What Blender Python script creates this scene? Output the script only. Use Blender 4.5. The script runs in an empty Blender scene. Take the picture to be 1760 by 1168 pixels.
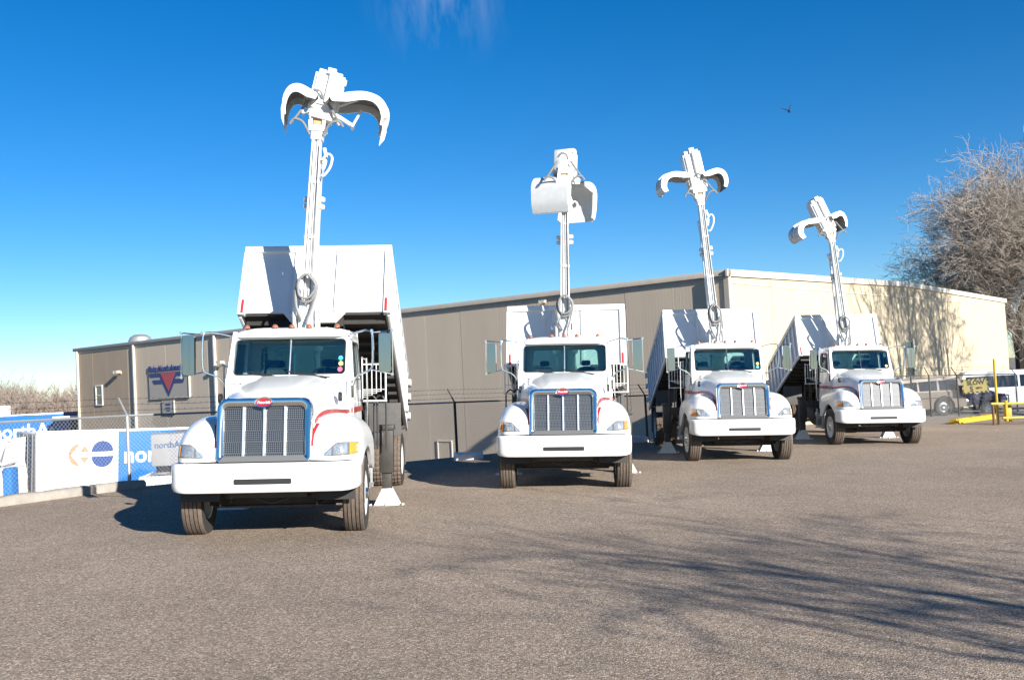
import bpy, bmesh, math, random
from mathutils import Vector, Matrix
from mathutils.geometry import tessellate_polygon
S = bpy.context.scene
COL = S.collection
rad = math.radians
# ------------------------------------------------------------------ camera, world, sun, exposure
ROLL, PITCH = rad(3.0), math.atan(65/1711)
CAM = Vector((0, 0, 2.05))
F_ = Vector((0, math.cos(PITCH), math.sin(PITCH))); U_ = Vector((0, -math.sin(PITCH), math.cos(PITCH))); R_ = Vector((1, 0, 0))
cxv = math.cos(ROLL)*R_ - math.sin(ROLL)*U_
cyv = math.sin(ROLL)*R_ + math.cos(ROLL)*U_
cd = bpy.data.cameras.new('camera'); cam = bpy.data.objects.new('camera', cd); COL.objects.link(cam)
M = Matrix((( cxv.x, cyv.x, -F_.x), (cxv.y, cyv.y, -F_.y), (cxv.z, cyv.z, -F_.z))).to_4x4()
M.translation = CAM; cam.matrix_world = M
cd.sensor_width = 36; cd.lens = 35.0; cd.clip_end = 3000; cd.clip_start = .1
S.camera = cam

SUN_AZ = rad(38)          # the sun stands behind the camera, to its right
SUN_EL = rad(22)
to_sun = Vector((math.sin(SUN_AZ)*math.cos(SUN_EL), -math.cos(SUN_AZ)*math.cos(SUN_EL), math.sin(SUN_EL)))
sl = bpy.data.lights.new('sun', 'SUN'); sun = bpy.data.objects.new('sun', sl); COL.objects.link(sun)
sl.energy = 5.0; sl.angle = rad(.5); sl.color = (1.0, .95, .87)
sun.rotation_euler = (-to_sun).to_track_quat('-Z', 'Y').to_euler()
w = bpy.data.worlds.new('World'); S.world = w; w.use_nodes = True
nt = w.node_tree; nt.nodes.clear()
sky = nt.nodes.new('ShaderNodeTexSky'); sky.sky_type = 'NISHITA'; sky.sun_disc = False
sky.sun_elevation = SUN_EL; sky.sun_rotation = math.pi - SUN_AZ
sky.altitude = 1600; sky.air_density = 1.0; sky.dust_density = .1; sky.ozone_density = 4.0
hs = nt.nodes.new('ShaderNodeHueSaturation'); hs.inputs['Saturation'].default_value = 1.32; hs.inputs['Hue'].default_value = .502; hs.inputs['Value'].default_value = 1.0
bg = nt.nodes.new('ShaderNodeBackground'); bg.inputs[1].default_value = .063
wo = nt.nodes.new('ShaderNodeOutputWorld')
# a thin wisp of cirrus high over the yard, mixed into the sky by direction
tc = nt.nodes.new('ShaderNodeTexCoord')
mp = nt.nodes.new('ShaderNodeMapping'); mp.inputs['Scale'].default_value = (26, 14, 6)
mp.inputs['Rotation'].default_value = (.25, .5, .3)
nz = nt.nodes.new('ShaderNodeTexNoise'); nz.inputs['Scale'].default_value = 1.6; nz.inputs['Detail'].default_value = 7; nz.inputs['Roughness'].default_value = .62
dist = nt.nodes.new('ShaderNodeVectorMath'); dist.operation = 'DISTANCE'
dist.inputs[1].default_value = Vector((-.055, 1, .40)).normalized()
nrm = nt.nodes.new('ShaderNodeVectorMath'); nrm.operation = 'NORMALIZE'
mr = nt.nodes.new('ShaderNodeMapRange'); mr.inputs[1].default_value = .0; mr.inputs[2].default_value = .085; mr.inputs[3].default_value = 1; mr.inputs[4].default_value = 0; mr.interpolation_type = 'SMOOTHSTEP'
cr = nt.nodes.new('ShaderNodeMapRange'); cr.inputs[1].default_value = .42; cr.inputs[2].default_value = .75; cr.inputs[3].default_value = 0; cr.inputs[4].default_value = .16
mu = nt.nodes.new('ShaderNodeMath'); mu.operation = 'MULTIPLY'
mx = nt.nodes.new('ShaderNodeMixRGB'); mx.inputs[2].default_value = (9.5, 9.3, 9.0, 1)
L = nt.links.new
L(tc.outputs['Generated'], mp.inputs[0]); L(mp.outputs[0], nz.inputs['Vector'])
L(tc.outputs['Generated'], nrm.inputs[0]); L(nrm.outputs[0], dist.inputs[0]); L(dist.outputs['Value'], mr.inputs[0])
L(nz.outputs[0], cr.inputs[0]); L(mr.outputs[0], mu.inputs[0]); L(cr.outputs[0], mu.inputs[1])
L(sky.outputs[0], hs.inputs['Color']); L(hs.outputs[0], mx.inputs[1]); L(mu.outputs[0], mx.inputs[0])
L(mx.outputs[0], bg.inputs[0]); L(bg.outputs[0], wo.inputs[0])
S.view_settings.view_transform = 'Standard'; S.view_settings.look = 'None'; S.view_settings.gamma = 1; S.view_settings.use_curve_mapping = False
S.view_settings.exposure = 1.15
S.render.engine = 'CYCLES'

# ------------------------------------------------------------------ materials
def mat(name, col, rough=.6, metal=0, coat=0, noise=0, nscale=4, bump=0, bscale=60, spec=.5, col2=None, stretch=(1, 1, 1)):
    m = bpy.data.materials.new(name); m.use_nodes = True
    n = m.node_tree.nodes; l = m.node_tree.links; b = n['Principled BSDF']
    b.inputs['Base Color'].default_value = (*col, 1); b.inputs['Roughness'].default_value = rough
    b.inputs['Metallic'].default_value = metal; b.inputs['Coat Weight'].default_value = coat
    b.inputs['Coat Roughness'].default_value = .06
    b.inputs['Specular IOR Level'].default_value = spec
    if noise or bump:
        t = n.new('ShaderNodeTexCoord'); mp = n.new('ShaderNodeMapping'); mp.inputs['Scale'].default_value = stretch
        l.new(t.outputs['Object'], mp.inputs[0])
    if noise:
        z = n.new('ShaderNodeTexNoise'); z.inputs['Scale'].default_value = nscale; z.inputs['Detail'].default_value = 8; z.inputs['Roughness'].default_value = .65
        r = n.new('ShaderNodeValToRGB'); r.color_ramp.elements[0].position = .3; r.color_ramp.elements[1].position = .72
        c2 = col2 or tuple(c*(1-noise) for c in col)
        r.color_ramp.elements[0].color = (*c2, 1); r.color_ramp.elements[1].color = (*col, 1)
        l.new(mp.outputs[0], z.inputs['Vector']); l.new(z.outputs[0], r.inputs[0]); l.new(r.outputs[0], b.inputs['Base Color'])
    if bump:
        z = n.new('ShaderNodeTexNoise'); z.inputs['Scale'].default_value = bscale; z.inputs['Detail'].default_value = 4
        bb = n.new('ShaderNodeBump'); bb.inputs['Strength'].default_value = bump; bb.inputs['Distance'].default_value = .02
        l.new(mp.outputs[0], z.inputs['Vector']); l.new(z.outputs[0], bb.inputs['Height']); l.new(bb.outputs[0], b.inputs['Normal'])
    return m
MT = {}
MT['paint'] = mat('white_paint', (.70, .71, .70), .28, 0, .6, .07, 1.7, .02, 9)
MT['boxpaint'] = mat('box_white_paint', (.71, .72, .72), .42, 0, .15, .10, 1.3, .05, 5)
MT['boompaint'] = mat('boom_white_paint', (.68, .69, .68), .4, 0, .2, .14, 6)
MT['chrome'] = mat('chrome', (.85, .84, .82), .16, 1)
MT['mirrorshell'] = mat('smoked_chrome', (.30, .33, .36), .10, 1)
MT['greybox'] = mat('dull_grey_white', (.36, .36, .37), .5, 0, 0, .1, 3)
MT['surround'] = mat('grille_chrome', (.72, .70, .68), .13, 1)
MT['worn'] = mat('worn_bare_steel', (.20, .19, .175), .6, .3, 0, .5, 9)
MT['satin'] = mat('satin_aluminium', (.88, .88, .88), .38, .9)
MT['steel'] = mat('polished_steel', (.6, .6, .6), .22, 1, 0, .2, 30)
MT['galv'] = mat('galvanised_steel', (.42, .43, .43), .5, .6, 0, .2, 9)
MT['darkpost'] = mat('weathered_dark_steel', (.07, .065, .06), .7, .2, 0, .3, 9)
MT['dark'] = mat('black_chassis_steel', (.022, .021, .02), .55, 0, 0, .35, 7, col2=(.05, .042, .035))
MT['floor_under'] = mat('black_underbody', (.018, .017, .017), .6, 0, 0, .4, 3, col2=(.035, .03, .026))
MT['flap'] = mat('grey_rubber_flap', (.10, .095, .09), .8, 0, 0, .3, 8)
MT['rubber'] = mat('black_rubber', (.03, .028, .027), .8, 0, 0, .3, 20)
MT['tread'] = mat('dusty_tread', (.15, .115, .09), .9, 0, 0, .45, 18, .3, 90)
MT['hose'] = mat('grey_hose', (.22, .22, .22), .6, 0, 0, .3, 30)
MT['red'] = mat('red_stripe', (.32, .018, .018), .3, 0, .5)
MT['badge'] = mat('red_enamel', (.36, .01, .025), .25, 0, .8)
MT['redlens'] = mat('red_reflector', (.55, .03, .03), .25, 0, .5)
MT['amber'] = mat('amber_lens', (.75, .27, .03), .15, 0, .8)
MT['brownlens'] = mat('brown_marker_lens', (.30, .10, .045), .25, 0, .6)
MT['clear'] = mat('lamp_lens', (.62, .66, .68), .08, .6, .8, .55, 26)
MT['lampdark'] = mat('lamp_bezel', (.12, .12, .12), .3)
MT['inter'] = mat('dark_interior', (.035, .038, .04), .8, 0, 0, .3, 9)
MT['seat'] = mat('grey_seat_fabric', (.10, .11, .12), .85, 0, 0, .2, 30)
MT['hub'] = mat('white_wheel_steel', (.68, .68, .66), .45, 0, .1, .2, 10)
MT['white'] = mat('white_enamel', (.8, .8, .8), .5, 0, 0, .12, 2)
MT['black'] = mat('black_plastic', (.02, .02, .02), .5)
MT['mirror'] = mat('mirror_glass', (.45, .48, .5), .03, 1)
MT['wood'] = mat('tan_block', (.55, .36, .2), .7, 0, 0, .3, 30)
MT['bark'] = mat('bark', (.10, .082, .066), .95, 0, 0, .4, 5, .6, 20)
MT['twig'] = mat('grey_brown_twigs', (.29, .25, .21), .95)
MT['fartwig'] = mat('far_twigs', (.23, .185, .155), 1)
MT['blue'] = mat('trailer_blue', (.008, .13, .40), .7, 0, 0, .12, 2)
MT['shadowblue'] = mat('shadowed_trailer_blue', (.006, .014, .05), .45, 0, 0, .2, 2)  # shadow on a blue trailer side, put into the colour
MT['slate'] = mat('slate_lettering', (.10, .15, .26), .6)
MT['orange'] = mat('faded_orange', (.42, .12, .055), .6, 0, 0, .45, 7, col2=(.55, .28, .18))
MT['midblue'] = mat('logo_blue', (.015, .05, .19), .5)
MT['tdoor'] = mat('trailer_door_grey', (.24, .23, .24), .5, 0, 0, .25, 3)
MT['signblue'] = mat('sign_blue', (.035, .05, .16), .6)
MT['signred'] = mat('sign_red', (.36, .07, .075), .6)
MT['signback'] = mat('sign_board', (.36, .325, .285), .6, 0, 0, .08, 3)
MT['yellow'] = mat('yellow_paint', (.50, .34, .012), .55, 0, 0, .25, 6, .1, 50, col2=(.38, .25, .02))
MT['signyel'] = mat('dull_yellow_sign', (.27, .225, .07), .6, 0, 0, .2, 9)
MT['concrete'] = mat('weathered_concrete', (.33, .30, .26), .9, 0, 0, .3, 5, .4, 60)
MT['tan'] = mat('tan_car_paint', (.15, .12, .095), .35, 0, .3, .2, 3)
MT['tantop'] = mat('beige_roof', (.24, .20, .155), .5, 0, .1, .2, 3)
MT['darkcar'] = mat('dark_car_paint', (.03, .03, .04), .3, 0, .5)
MT['carglass'] = mat('car_glass', (.015, .018, .02), .06, 0, .5)
MT['purple'] = mat('violet_tarp', (.06, .06, .16), .7, 0, 0, .5, 5)
MT['trim'] = mat('cream_trim', (.60, .55, .46), .55, 0, 0, .1, 2)
MT['roofm'] = mat('grey_roof_metal', (.38, .37, .36), .5, .3, 0, .15, 3)
MT['gutter'] = mat('tan_gutter', (.40, .36, .31), .5, 0, 0, .15, 3)
MT['wallB'] = mat('cream_wall_panel', (.50, .42, .29), .8, 0, 0, .08, .6, .15, 40, stretch=(1, 1, .3))
MT['wallA'] = mat('tan_wall_panel', (.50, .415, .32), .8, 0, 0, .10, .7, .15, 40, stretch=(1, 1, .3))
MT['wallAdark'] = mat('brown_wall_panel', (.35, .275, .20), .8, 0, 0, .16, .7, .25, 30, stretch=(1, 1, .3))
MT['core'] = mat('wall_core', (.16, .14, .12), .9)

def ribbed(m, d, per=.30, st=.25):
    n = m.node_tree.nodes; l = m.node_tree.links; b = n['Principled BSDF']
    t = n.new('ShaderNodeTexCoord'); dp = n.new('ShaderNodeVectorMath'); dp.operation = 'DOT_PRODUCT'; dp.inputs[1].default_value = (d[0], d[1], 0)
    a = n.new('ShaderNodeMath'); a.operation = 'MULTIPLY'; a.inputs[1].default_value = 2*math.pi/per
    c = n.new('ShaderNodeMath'); c.operation = 'SINE'; e = n.new('ShaderNodeMath'); e.operation = 'POWER'; e.inputs[1].default_value = 8
    l.new(t.outputs['Object'], dp.inputs[0]); l.new(dp.outputs['Value'], a.inputs[0]); l.new(a.outputs[0], c.inputs[0]); l.new(c.outputs[0], e.inputs[0])
    bb = n.new('ShaderNodeBump'); bb.inputs['Strength'].default_value = st; bb.inputs['Distance'].default_value = .012
    l.new(e.outputs[0], bb.inputs['Height']); old = b.inputs['Normal'].links[0].from_socket if b.inputs['Normal'].links else None
    if old: l.new(old, bb.inputs['Normal'])
    l.new(bb.outputs[0], b.inputs['Normal'])
ribbed(MT['wallA'], (-.770, .638), .3, .08); ribbed(MT['wallAdark'], (-.770, .638), .3, .08); ribbed(MT['wallB'], (.638, .770), .3, .12)
def glass_mat(name, tint, gloss=.10):
    m = bpy.data.materials.new(name); m.use_nodes = True; n = m.node_tree.nodes; l = m.node_tree.links; n.clear()
    o = n.new('ShaderNodeOutputMaterial'); mx = n.new('ShaderNodeMixShader'); t = n.new('ShaderNodeBsdfTransparent'); g = n.new('ShaderNodeBsdfGlossy')
    t.inputs[0].default_value = (*tint, 1); g.inputs['Roughness'].default_value = .02; g.inputs[0].default_value = (.9, .97, 1, 1)
    f = n.new('ShaderNodeFresnel'); f.inputs[0].default_value = 1.5
    a = n.new('ShaderNodeMath'); a.operation = 'ADD'; a.inputs[1].default_value = gloss
    l.new(f.outputs[0], a.inputs[0]); l.new(a.outputs[0], mx.inputs[0]); l.new(t.outputs[0], mx.inputs[1]); l.new(g.outputs[0], mx.inputs[2]); l.new(mx.outputs[0], o.inputs[0])
    return m
MT['glass'] = glass_mat('tinted_windscreen', (.70, .82, .80), .05)

def grille_mat():
    m = mat('grille_mesh', (.2, .2, .2), .35, .85); n = m.node_tree.nodes; l = m.node_tree.links; b = n['Principled BSDF']
    t = n.new('ShaderNodeTexCoord'); mp = n.new('ShaderNodeMapping'); mp.inputs['Rotation'].default_value = (0, rad(45), 0); mp.inputs['Scale'].default_value = (55, 55, 55)
    v = n.new('ShaderNodeTexChecker'); v.inputs['Scale'].default_value = 1
    v.inputs[1].default_value = (.24, .24, .24, 1); v.inputs[2].default_value = (.06, .06, .06, 1)
    l.new(t.outputs['Object'], mp.inputs[0]); l.new(mp.outputs[0], v.inputs['Vector']); l.new(v.outputs[0], b.inputs['Base Color'])
    return m
MT['grille'] = grille_mat()

def asphalt_mat():
    m = bpy.data.materials.new('coarse_asphalt'); m.use_nodes = True; n = m.node_tree.nodes; l = m.node_tree.links; b = n['Principled BSDF']
    t = n.new('ShaderNodeTexCoord')
    def noise(s, d=4, r=.6):
        z = n.new('ShaderNodeTexNoise'); z.inputs['Scale'].default_value = s; z.inputs['Detail'].default_value = d; z.inputs['Roughness'].default_value = r
        l.new(t.outputs['Object'], z.inputs['Vector']); return z
    v = n.new('ShaderNodeTexVoronoi'); v.inputs['Scale'].default_value = 64; l.new(t.outputs['Object'], v.inputs['Vector'])
    r1 = n.new('ShaderNodeValToRGB'); e = r1.color_ramp.elements           # stones of mixed colour
    e[0].position = 0; e[0].color = (.185, .145, .108, 1); e[1].position = 1; e[1].color = (.56, .47, .37, 1)
    for p, c in ((.3, (.285, .225, .168)), (.6, (.345, .275, .208)), (.8, (.42, .33, .25)), (.93, (.54, .45, .37))):
        k = e.new(p); k.color = (*c, 1)
    sep = n.new('ShaderNodeSeparateColor'); l.new(v.outputs['Color'], sep.inputs[0]); l.new(sep.outputs[0], r1.inputs[0])
    r2 = n.new('ShaderNodeValToRGB'); e = r2.color_ramp.elements           # dark binder between the stones
    e[0].position = .25; e[0].color = (1, 1, 1, 1); e[1].position = .7; e[1].color = (.57, .55, .54, 1)
    l.new(v.outputs['Distance'], r2.inputs[0])
    m1 = n.new('ShaderNodeMixRGB'); m1.blend_type = 'MULTIPLY'; m1.inputs[0].default_value = 1
    l.new(r1.outputs[0], m1.inputs[1]); l.new(r2.outputs[0], m1.inputs[2])
    prev = m1
    for s, lo, hi, d in ((.35, .93, 1.08, 5), (2.1, .95, 1.05, 6), (.09, .90, 1.12, 3)):
        z = noise(s, d); q = n.new('ShaderNodeMapRange'); q.inputs[1].default_value = .35; q.inputs[2].default_value = .65; q.inputs[3].default_value = lo; q.inputs[4].default_value = hi
        l.new(z.outputs[0], q.inputs[0])
        mm = n.new('ShaderNodeMixRGB'); mm.blend_type = 'MULTIPLY'; mm.inputs[0].default_value = 1
        l.new(prev.outputs[0], mm.inputs[1]); l.new(q.outputs[0], mm.inputs[2]); prev = mm
    # worn stains
    z = noise(.8, 7, .7); q = n.new('ShaderNodeMapRange'); q.inputs[1].default_value = .64; q.inputs[2].default_value = .72; q.inputs[3].default_value = 0; q.inputs[4].default_value = .18
    l.new(z.outputs[0], q.inputs[0]); mm = n.new('ShaderNodeMixRGB'); mm.inputs[2].default_value = (.085, .07, .06, 1)
    l.new(q.outputs[0], mm.inputs[0]); l.new(prev.outputs[0], mm.inputs[1])
    l.new(mm.outputs[0], b.inputs['Base Color']); b.inputs['Roughness'].default_value = .9; b.inputs['Specular IOR Level'].default_value = .25
    bb = n.new('ShaderNodeBump'); bb.inputs['Strength'].default_value = .8; bb.inputs['Distance'].default_value = .006; bb.invert = True
    l.new(v.outputs['Distance'], bb.inputs['Height']); l.new(bb.outputs[0], b.inputs['Normal'])
    return m
MT['asphalt'] = asphalt_mat()
MT['dirt'] = mat('dry_dirt', (.22, .18, .14), .95, 0, 0, .35, 2.5, .5, 30)
MT['gravel'] = mat('grey_gravel', (.30, .27, .24), .95, 0, 0, .5, 22, .8, 60)
MT['stain'] = mat('oil_stain', (.06, .05, .045), .8)
MT['ypatch'] = mat('worn_yellow_mark', (.32, .25, .10), .9)

# ------------------------------------------------------------------ mesh helpers
class MB:
    def __init__(s): s.v = []; s.f = []
    def add(s, vs, fs):
        o = len(s.v); s.v += [tuple(p) for p in vs]; s.f += [tuple(i+o for i in f) for f in fs]; return s
    def box(s, x0, x1, y0, y1, z0, z1, mtx=None):
        vs = [Vector((x, y, z)) for z in (z0, z1) for y in (y0, y1) for x in (x0, x1)]
        if mtx: vs = [mtx @ v for v in vs]
        return s.add(vs, [(0, 2, 3, 1), (4, 5, 7, 6), (0, 1, 5, 4), (2, 6, 7, 3), (0, 4, 6, 2), (1, 3, 7, 5)])
    def tube(s, pts, r, n=8, closed=False, caps=True):
        pts = [Vector(p) for p in pts]; m = len(pts)
        rs = r if isinstance(r, (list, tuple)) else [r]*m
        prevn = None; rings = []
        for i, p in enumerate(pts):
            if closed: t = pts[(i+1) % m] - pts[i-1]
            else: t = pts[min(i+1, m-1)] - pts[max(i-1, 0)]
            t.normalize()
            if prevn is None:
                a = Vector((0, 0, 1)) if abs(t.z) < .9 else Vector((1, 0, 0)); prevn = t.cross(a).normalized()
            nn = (prevn - t*prevn.dot(t)).normalized(); prevn = nn; bb = t.cross(nn)
            rings.append([p + (nn*math.cos(2*math.pi*k/n) + bb*math.sin(2*math.pi*k/n))*rs[i] for k in range(n)])
        vs = [q for R in rings for q in R]; fs = []
        for i in range(m if closed else m-1):
            j = (i+1) % m
            for k in range(n):
                fs.append((i*n+k, i*n+(k+1) % n, j*n+(k+1) % n, j*n+k))
        if caps and not closed: fs += [tuple(range(n))[::-1], tuple((m-1)*n+k for k in range(n))]
        return s.add(vs, fs)
    def cyl(s, a, b, r, n=16, r2=None): return s.tube([a, b], [r, r2 if r2 is not None else r], n)
    def lathe(s, prof, n=32, axis='x', closed=False):      # prof: (along axis, radius)
        vs = []; fs = []
        for k in range(n):
            c, d = math.cos(2*math.pi*k/n), math.sin(2*math.pi*k/n)
            for a, r in prof:
                vs.append({'x': (a, r*c, r*d), 'z': (r*c, r*d, a), 'y': (r*d, a, r*c)}[axis])
        m = len(prof)
        for k in range(n):
            j = (k+1) % n
            for i in range(m if closed else m-1):
                q = (i+1) % m
                fs.append((k*m+i, k*m+q, j*m+q, j*m+i))
        return s.add(vs, fs)
    def plate(s, outer, holes, t, f):                      # polygon with holes in (u,v), thickness t along w; f(u,v,w)->xyz
        polys = [[Vector((p[0], p[1], 0)) for p in outer]] + [[Vector((p[0], p[1], 0)) for p in h] for h in holes]
        tri = tessellate_polygon(polys); flat = [p for q in polys for p in q]; N = len(flat)
        vs = [f(p.x, p.y, 0) for p in flat] + [f(p.x, p.y, t) for p in flat]
        fs = [tuple(x) for x in tri] + [tuple(i+N for i in x[::-1]) for x in tri]
        o = 0
        for q in polys:
            m = len(q)
            for i in range(m):
                a, b = o+i, o+(i+1) % m; fs.append((a, b, b+N, a+N))
            o += m
        return s.add(vs, fs)
    def grid(s, nu, nv, fn, flip=False):
        vs = [fn(i/(nu-1), j/(nv-1)) for i in range(nu) for j in range(nv)]
        fs = [(i*nv+j, (i+1)*nv+j, (i+1)*nv+j+1, i*nv+j+1) for i in range(nu-1) for j in range(nv-1)]
        if flip: fs = [f[::-1] for f in fs]
        return s.add(vs, fs)
    def mirror(s):
        s.v = [(-x, y, z) for x, y, z in s.v]; s.f = [f[::-1] for f in s.f]; return s
    def both(s):
        vs = [(-x, y, z) for x, y, z in s.v]; fs = [f[::-1] for f in s.f]; return s.add(vs, fs)
    def mesh(s, name, m, bevel=0, smooth=True, ang=32, recalc=True):
        me = bpy.data.meshes.new(name); me.from_pydata([tuple(v) for v in s.v], [], s.f)
        if bevel or recalc:
            bm = bmesh.new(); bm.from_mesh(me)
            if bevel:
                bmesh.ops.remove_doubles(bm, verts=bm.verts, dist=.0004)
                es = [e for e in bm.edges if len(e.link_faces) == 2 and e.calc_face_angle(0) > rad(28)]
                bmesh.ops.bevel(bm, geom=es, offset=bevel, segments=2, profile=.5, affect='EDGES', clamp_overlap=True)
            if recalc: bmesh.ops.recalc_face_normals(bm, faces=bm.faces)
            bm.to_mesh(me); bm.free()
        if smooth:
            me.polygons.foreach_set('use_smooth', [True]*len(me.polygons)); me.set_sharp_from_angle(angle=rad(ang))
        me.materials.append(MT[m] if isinstance(m, str) else m)
        me.update(); return me
def rrect(x0, x1, z0, z1, r, n=5):
    if not isinstance(r, (list, tuple)): r = [r]*4
    out = []
    for (cx, cz, a0, rr) in ((x1-r[0], z0+r[0], -90, r[0]), (x1-r[1], z1-r[1], 0, r[1]), (x0+r[2], z1-r[2], 90, r[2]), (x0+r[3], z0+r[3], 180, r[3])):
        for k in range(n+1):
            a = rad(a0+90*k/n); out.append((cx+rr*math.cos(a), cz+rr*math.sin(a)))
    return out
def smoothpts(ctrl, n=6, closed=False):                    # Catmull-Rom
    c = [Vector(p) for p in ctrl]; out = []; m = len(c)
    for i in range(m if closed else m-1):
        p0 = c[(i-1) % m] if closed or i > 0 else c[0]; p1 = c[i]; p2 = c[(i+1) % m]; p3 = c[(i+2) % m] if closed or i+2 < m else c[-1]
        for k in range(n):
            t = k/n; out.append(.5*((2*p1)+(-p0+p2)*t+(2*p0-5*p1+4*p2-p3)*t*t+(-p0+3*p1-3*p2+p3)*t**3))
    if not closed: out.append(c[-1])
    return out
def obj(name, me, parent=None, loc=None, rot=None, scale=None):
    o = bpy.data.objects.new(name, me); COL.objects.link(o)
    if parent: o.parent = parent
    if loc is not None: o.location = loc
    if rot is not None: o.rotation_euler = rot
    if scale is not None: o.scale = scale
    return o
def tag(o, label, cat=None, group=None, kind=None):
    if label: o['label'] = label
    if cat: o['category'] = cat
    if group: o['group'] = group
    if kind: o['kind'] = kind
    return o
CACHE = {}
def part(name, key, fn, parent, **k):                      # fn returns a mesh; alike parts share mesh data
    if key not in CACHE: CACHE[key] = fn()
    return obj(name, CACHE[key], parent, **k)
def text_mesh(txt, size, m, ext=.004, bold=0.0, align='CENTER', shear=0, squash=1):
    c = bpy.data.curves.new('t', 'FONT'); c.body = txt; c.size = size; c.extrude = ext; c.offset = bold; c.align_x = align; c.shear = shear; c.resolution_u = 3
    o = bpy.data.objects.new('t', c); COL.objects.link(o); bpy.context.view_layer.update()
    me = bpy.data.meshes.new_from_object(o.evaluated_get(bpy.context.evaluated_depsgraph_get()))
    bpy.data.objects.remove(o)
    for v in me.vertices: v.co = Vector((v.co.x*squash, -v.co.z, v.co.y))     # upright in XZ, facing -y
    me.materials.clear(); me.materials.append(MT[m]); return me

# ------------------------------------------------------------------ ground
SL = -.036
EP = Vector((-7.9, 19.75)); EU = Vector((.700, .714)); EN = Vector((-.714, .700))   # edge of the yard with its fence
def sstep(t): t = max(0, min(1, t)); return t*t*(3-2*t)
def base(x, y):
    xx = x if x < 45 else 45 + (x-45)*.1
    xx = xx if xx > -60 else -60+(xx+60)*.05
    return SL*xx
def sdist(x, y):
    d = (Vector((x, y))-EP).dot(EN)
    if y < 19.75:            # the edge bends towards the camera further left
        n2 = Vector((-.90, .436)); d = max(d, (Vector((x, y))-EP).dot(n2)) if d > -50 else d
        d = (Vector((x, y))-EP).dot(n2)
    return d
def gz(x, y):
    return base(x, y) - 4.15*sstep((sdist(x, y)-.35)/4.2)
def G(x, y, dz=0): return Vector((x, y, gz(x, y)+dz))
def fr(a, b, n): return [a+(b-a)*i/n for i in range(n)]
xs = [-900, -500, -300, -200, -130, -90] + fr(-70, -30, 20) + fr(-30, 16, 92) + fr(16, 50, 17) + [50, 70, 100, 160, 300, 600, 900]
ys = [-80, -40, -20] + fr(-10, 8, 9) + fr(8, 45, 74) + fr(45, 90, 20) + [90, 120, 180, 300, 600, 1200, 2000]
b = MB(); nx, ny = len(xs), len(ys)
b.add([(x, y, gz(x, y)-.03) for x in xs for y in ys], [(i*ny+j, (i+1)*ny+j, (i+1)*ny+j+1, i*ny+j+1) for i in range(nx-1) for j in range(ny-1)])
tag(obj('ground', b.mesh('ground', 'dirt', recalc=False)), None, kind='structure')
# paved yard: one sheet over the near ground, its edge running along the fence
b = MB()
q0 = Vector((-7.9, 19.75)); e0 = q0 + Vector((-.436, -.90))*33; e1 = q0 + EU*21.6
poly = [(e0.x, e0.y), (q0.x, q0.y), (e1.x, e1.y), (13.5, 37.2), (16.6, 38.6), (20.5, 42.3), (24.5, 42.8), (45, 44), (60, 40), (60, -40), (e0.x, -40)]
pts = []
for i in range(len(poly)):
    a, c = Vector(poly[i]), Vector(poly[(i+1) % len(poly)])
    n = 1 if i > 7 else max(1, int((c-a).length/.45))
    for k in range(n):
        p = a+(c-a)*k/n
        if i < 7: p = p + Vector((random.Random(i*977+k).uniform(-.05, .05), random.Random(i*37+k*3).uniform(-.07, .07)))
        pts.append((p.x, p.y))
tri = tessellate_polygon([[Vector((x, y, 0)) for x, y in pts]])
b.add([(x, y, SL*min(x, 45)+(0 if x <= 45 else SL*(x-45)*.1)) for x, y in pts], [t for t in tri])
m_ = b.mesh('yard_pavement', 'asphalt')
if m_.polygons[0].normal.z < 0: m_.flip_normals()
tag(obj('yard_pavement', m_), None, kind='structure')
def gravel_strip():
    b = MB(); P = [(11.5, 37.9), (13.5, 37.2), (16.6, 38.6), (20.5, 42.3), (24.5, 42.8), (45, 44), (60, 40), (60, 60), (34, 66), (13, 42)]
    tri = tessellate_polygon([[Vector((x, y, 0)) for x, y in P]])
    b.add([(x, y, base(x, y)-.012) for x, y in P], [t for t in tri]); m = b.mesh('gravel', 'gravel')
    if m.polygons[0].normal.z < 0: m.flip_normals()
    return m
tag(obj('gravel_area', gravel_strip()), None, kind='structure')
def patch(name, cx, cy, rx, ry, m, seed, dz=.004):
    r = random.Random(seed); b = MB(); n = 18; ang = r.uniform(0, 3)
    vs = []
    for k in range(n):
        a = 2*math.pi*k/n; q = r.uniform(.55, 1.1); x, y = cx+rx*q*math.cos(a), cy+ry*q*math.sin(a); vs.append((x, y, SL*x+dz))
    b.add(vs, [tuple(range(n))]); return obj(name, b.mesh(name, m, recalc=False))
for i, (x, y, rx, ry, m) in enumerate([(-2.05, 12.0, .2, .09, 'stain'), (-.55, 8.35, .05, .05, 'stain'), (11.2, 21.8, 1.6, .5, 'stain'), (-1.1, 16.6, .25, .10, 'ypatch'), (-.4, 16.3, .3, .06, 'ypatch'),
                                         (7.4, 15.6, .3, .1, 'stain'), (9.5, 19.0, .35, .12, 'stain'), (-6.9, 11.2, .18, .06, 'stain')]):
    tag(patch('stain' if m == 'stain' else 'paint_mark', x, y, rx, ry, m, i), None, kind='structure')

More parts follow.
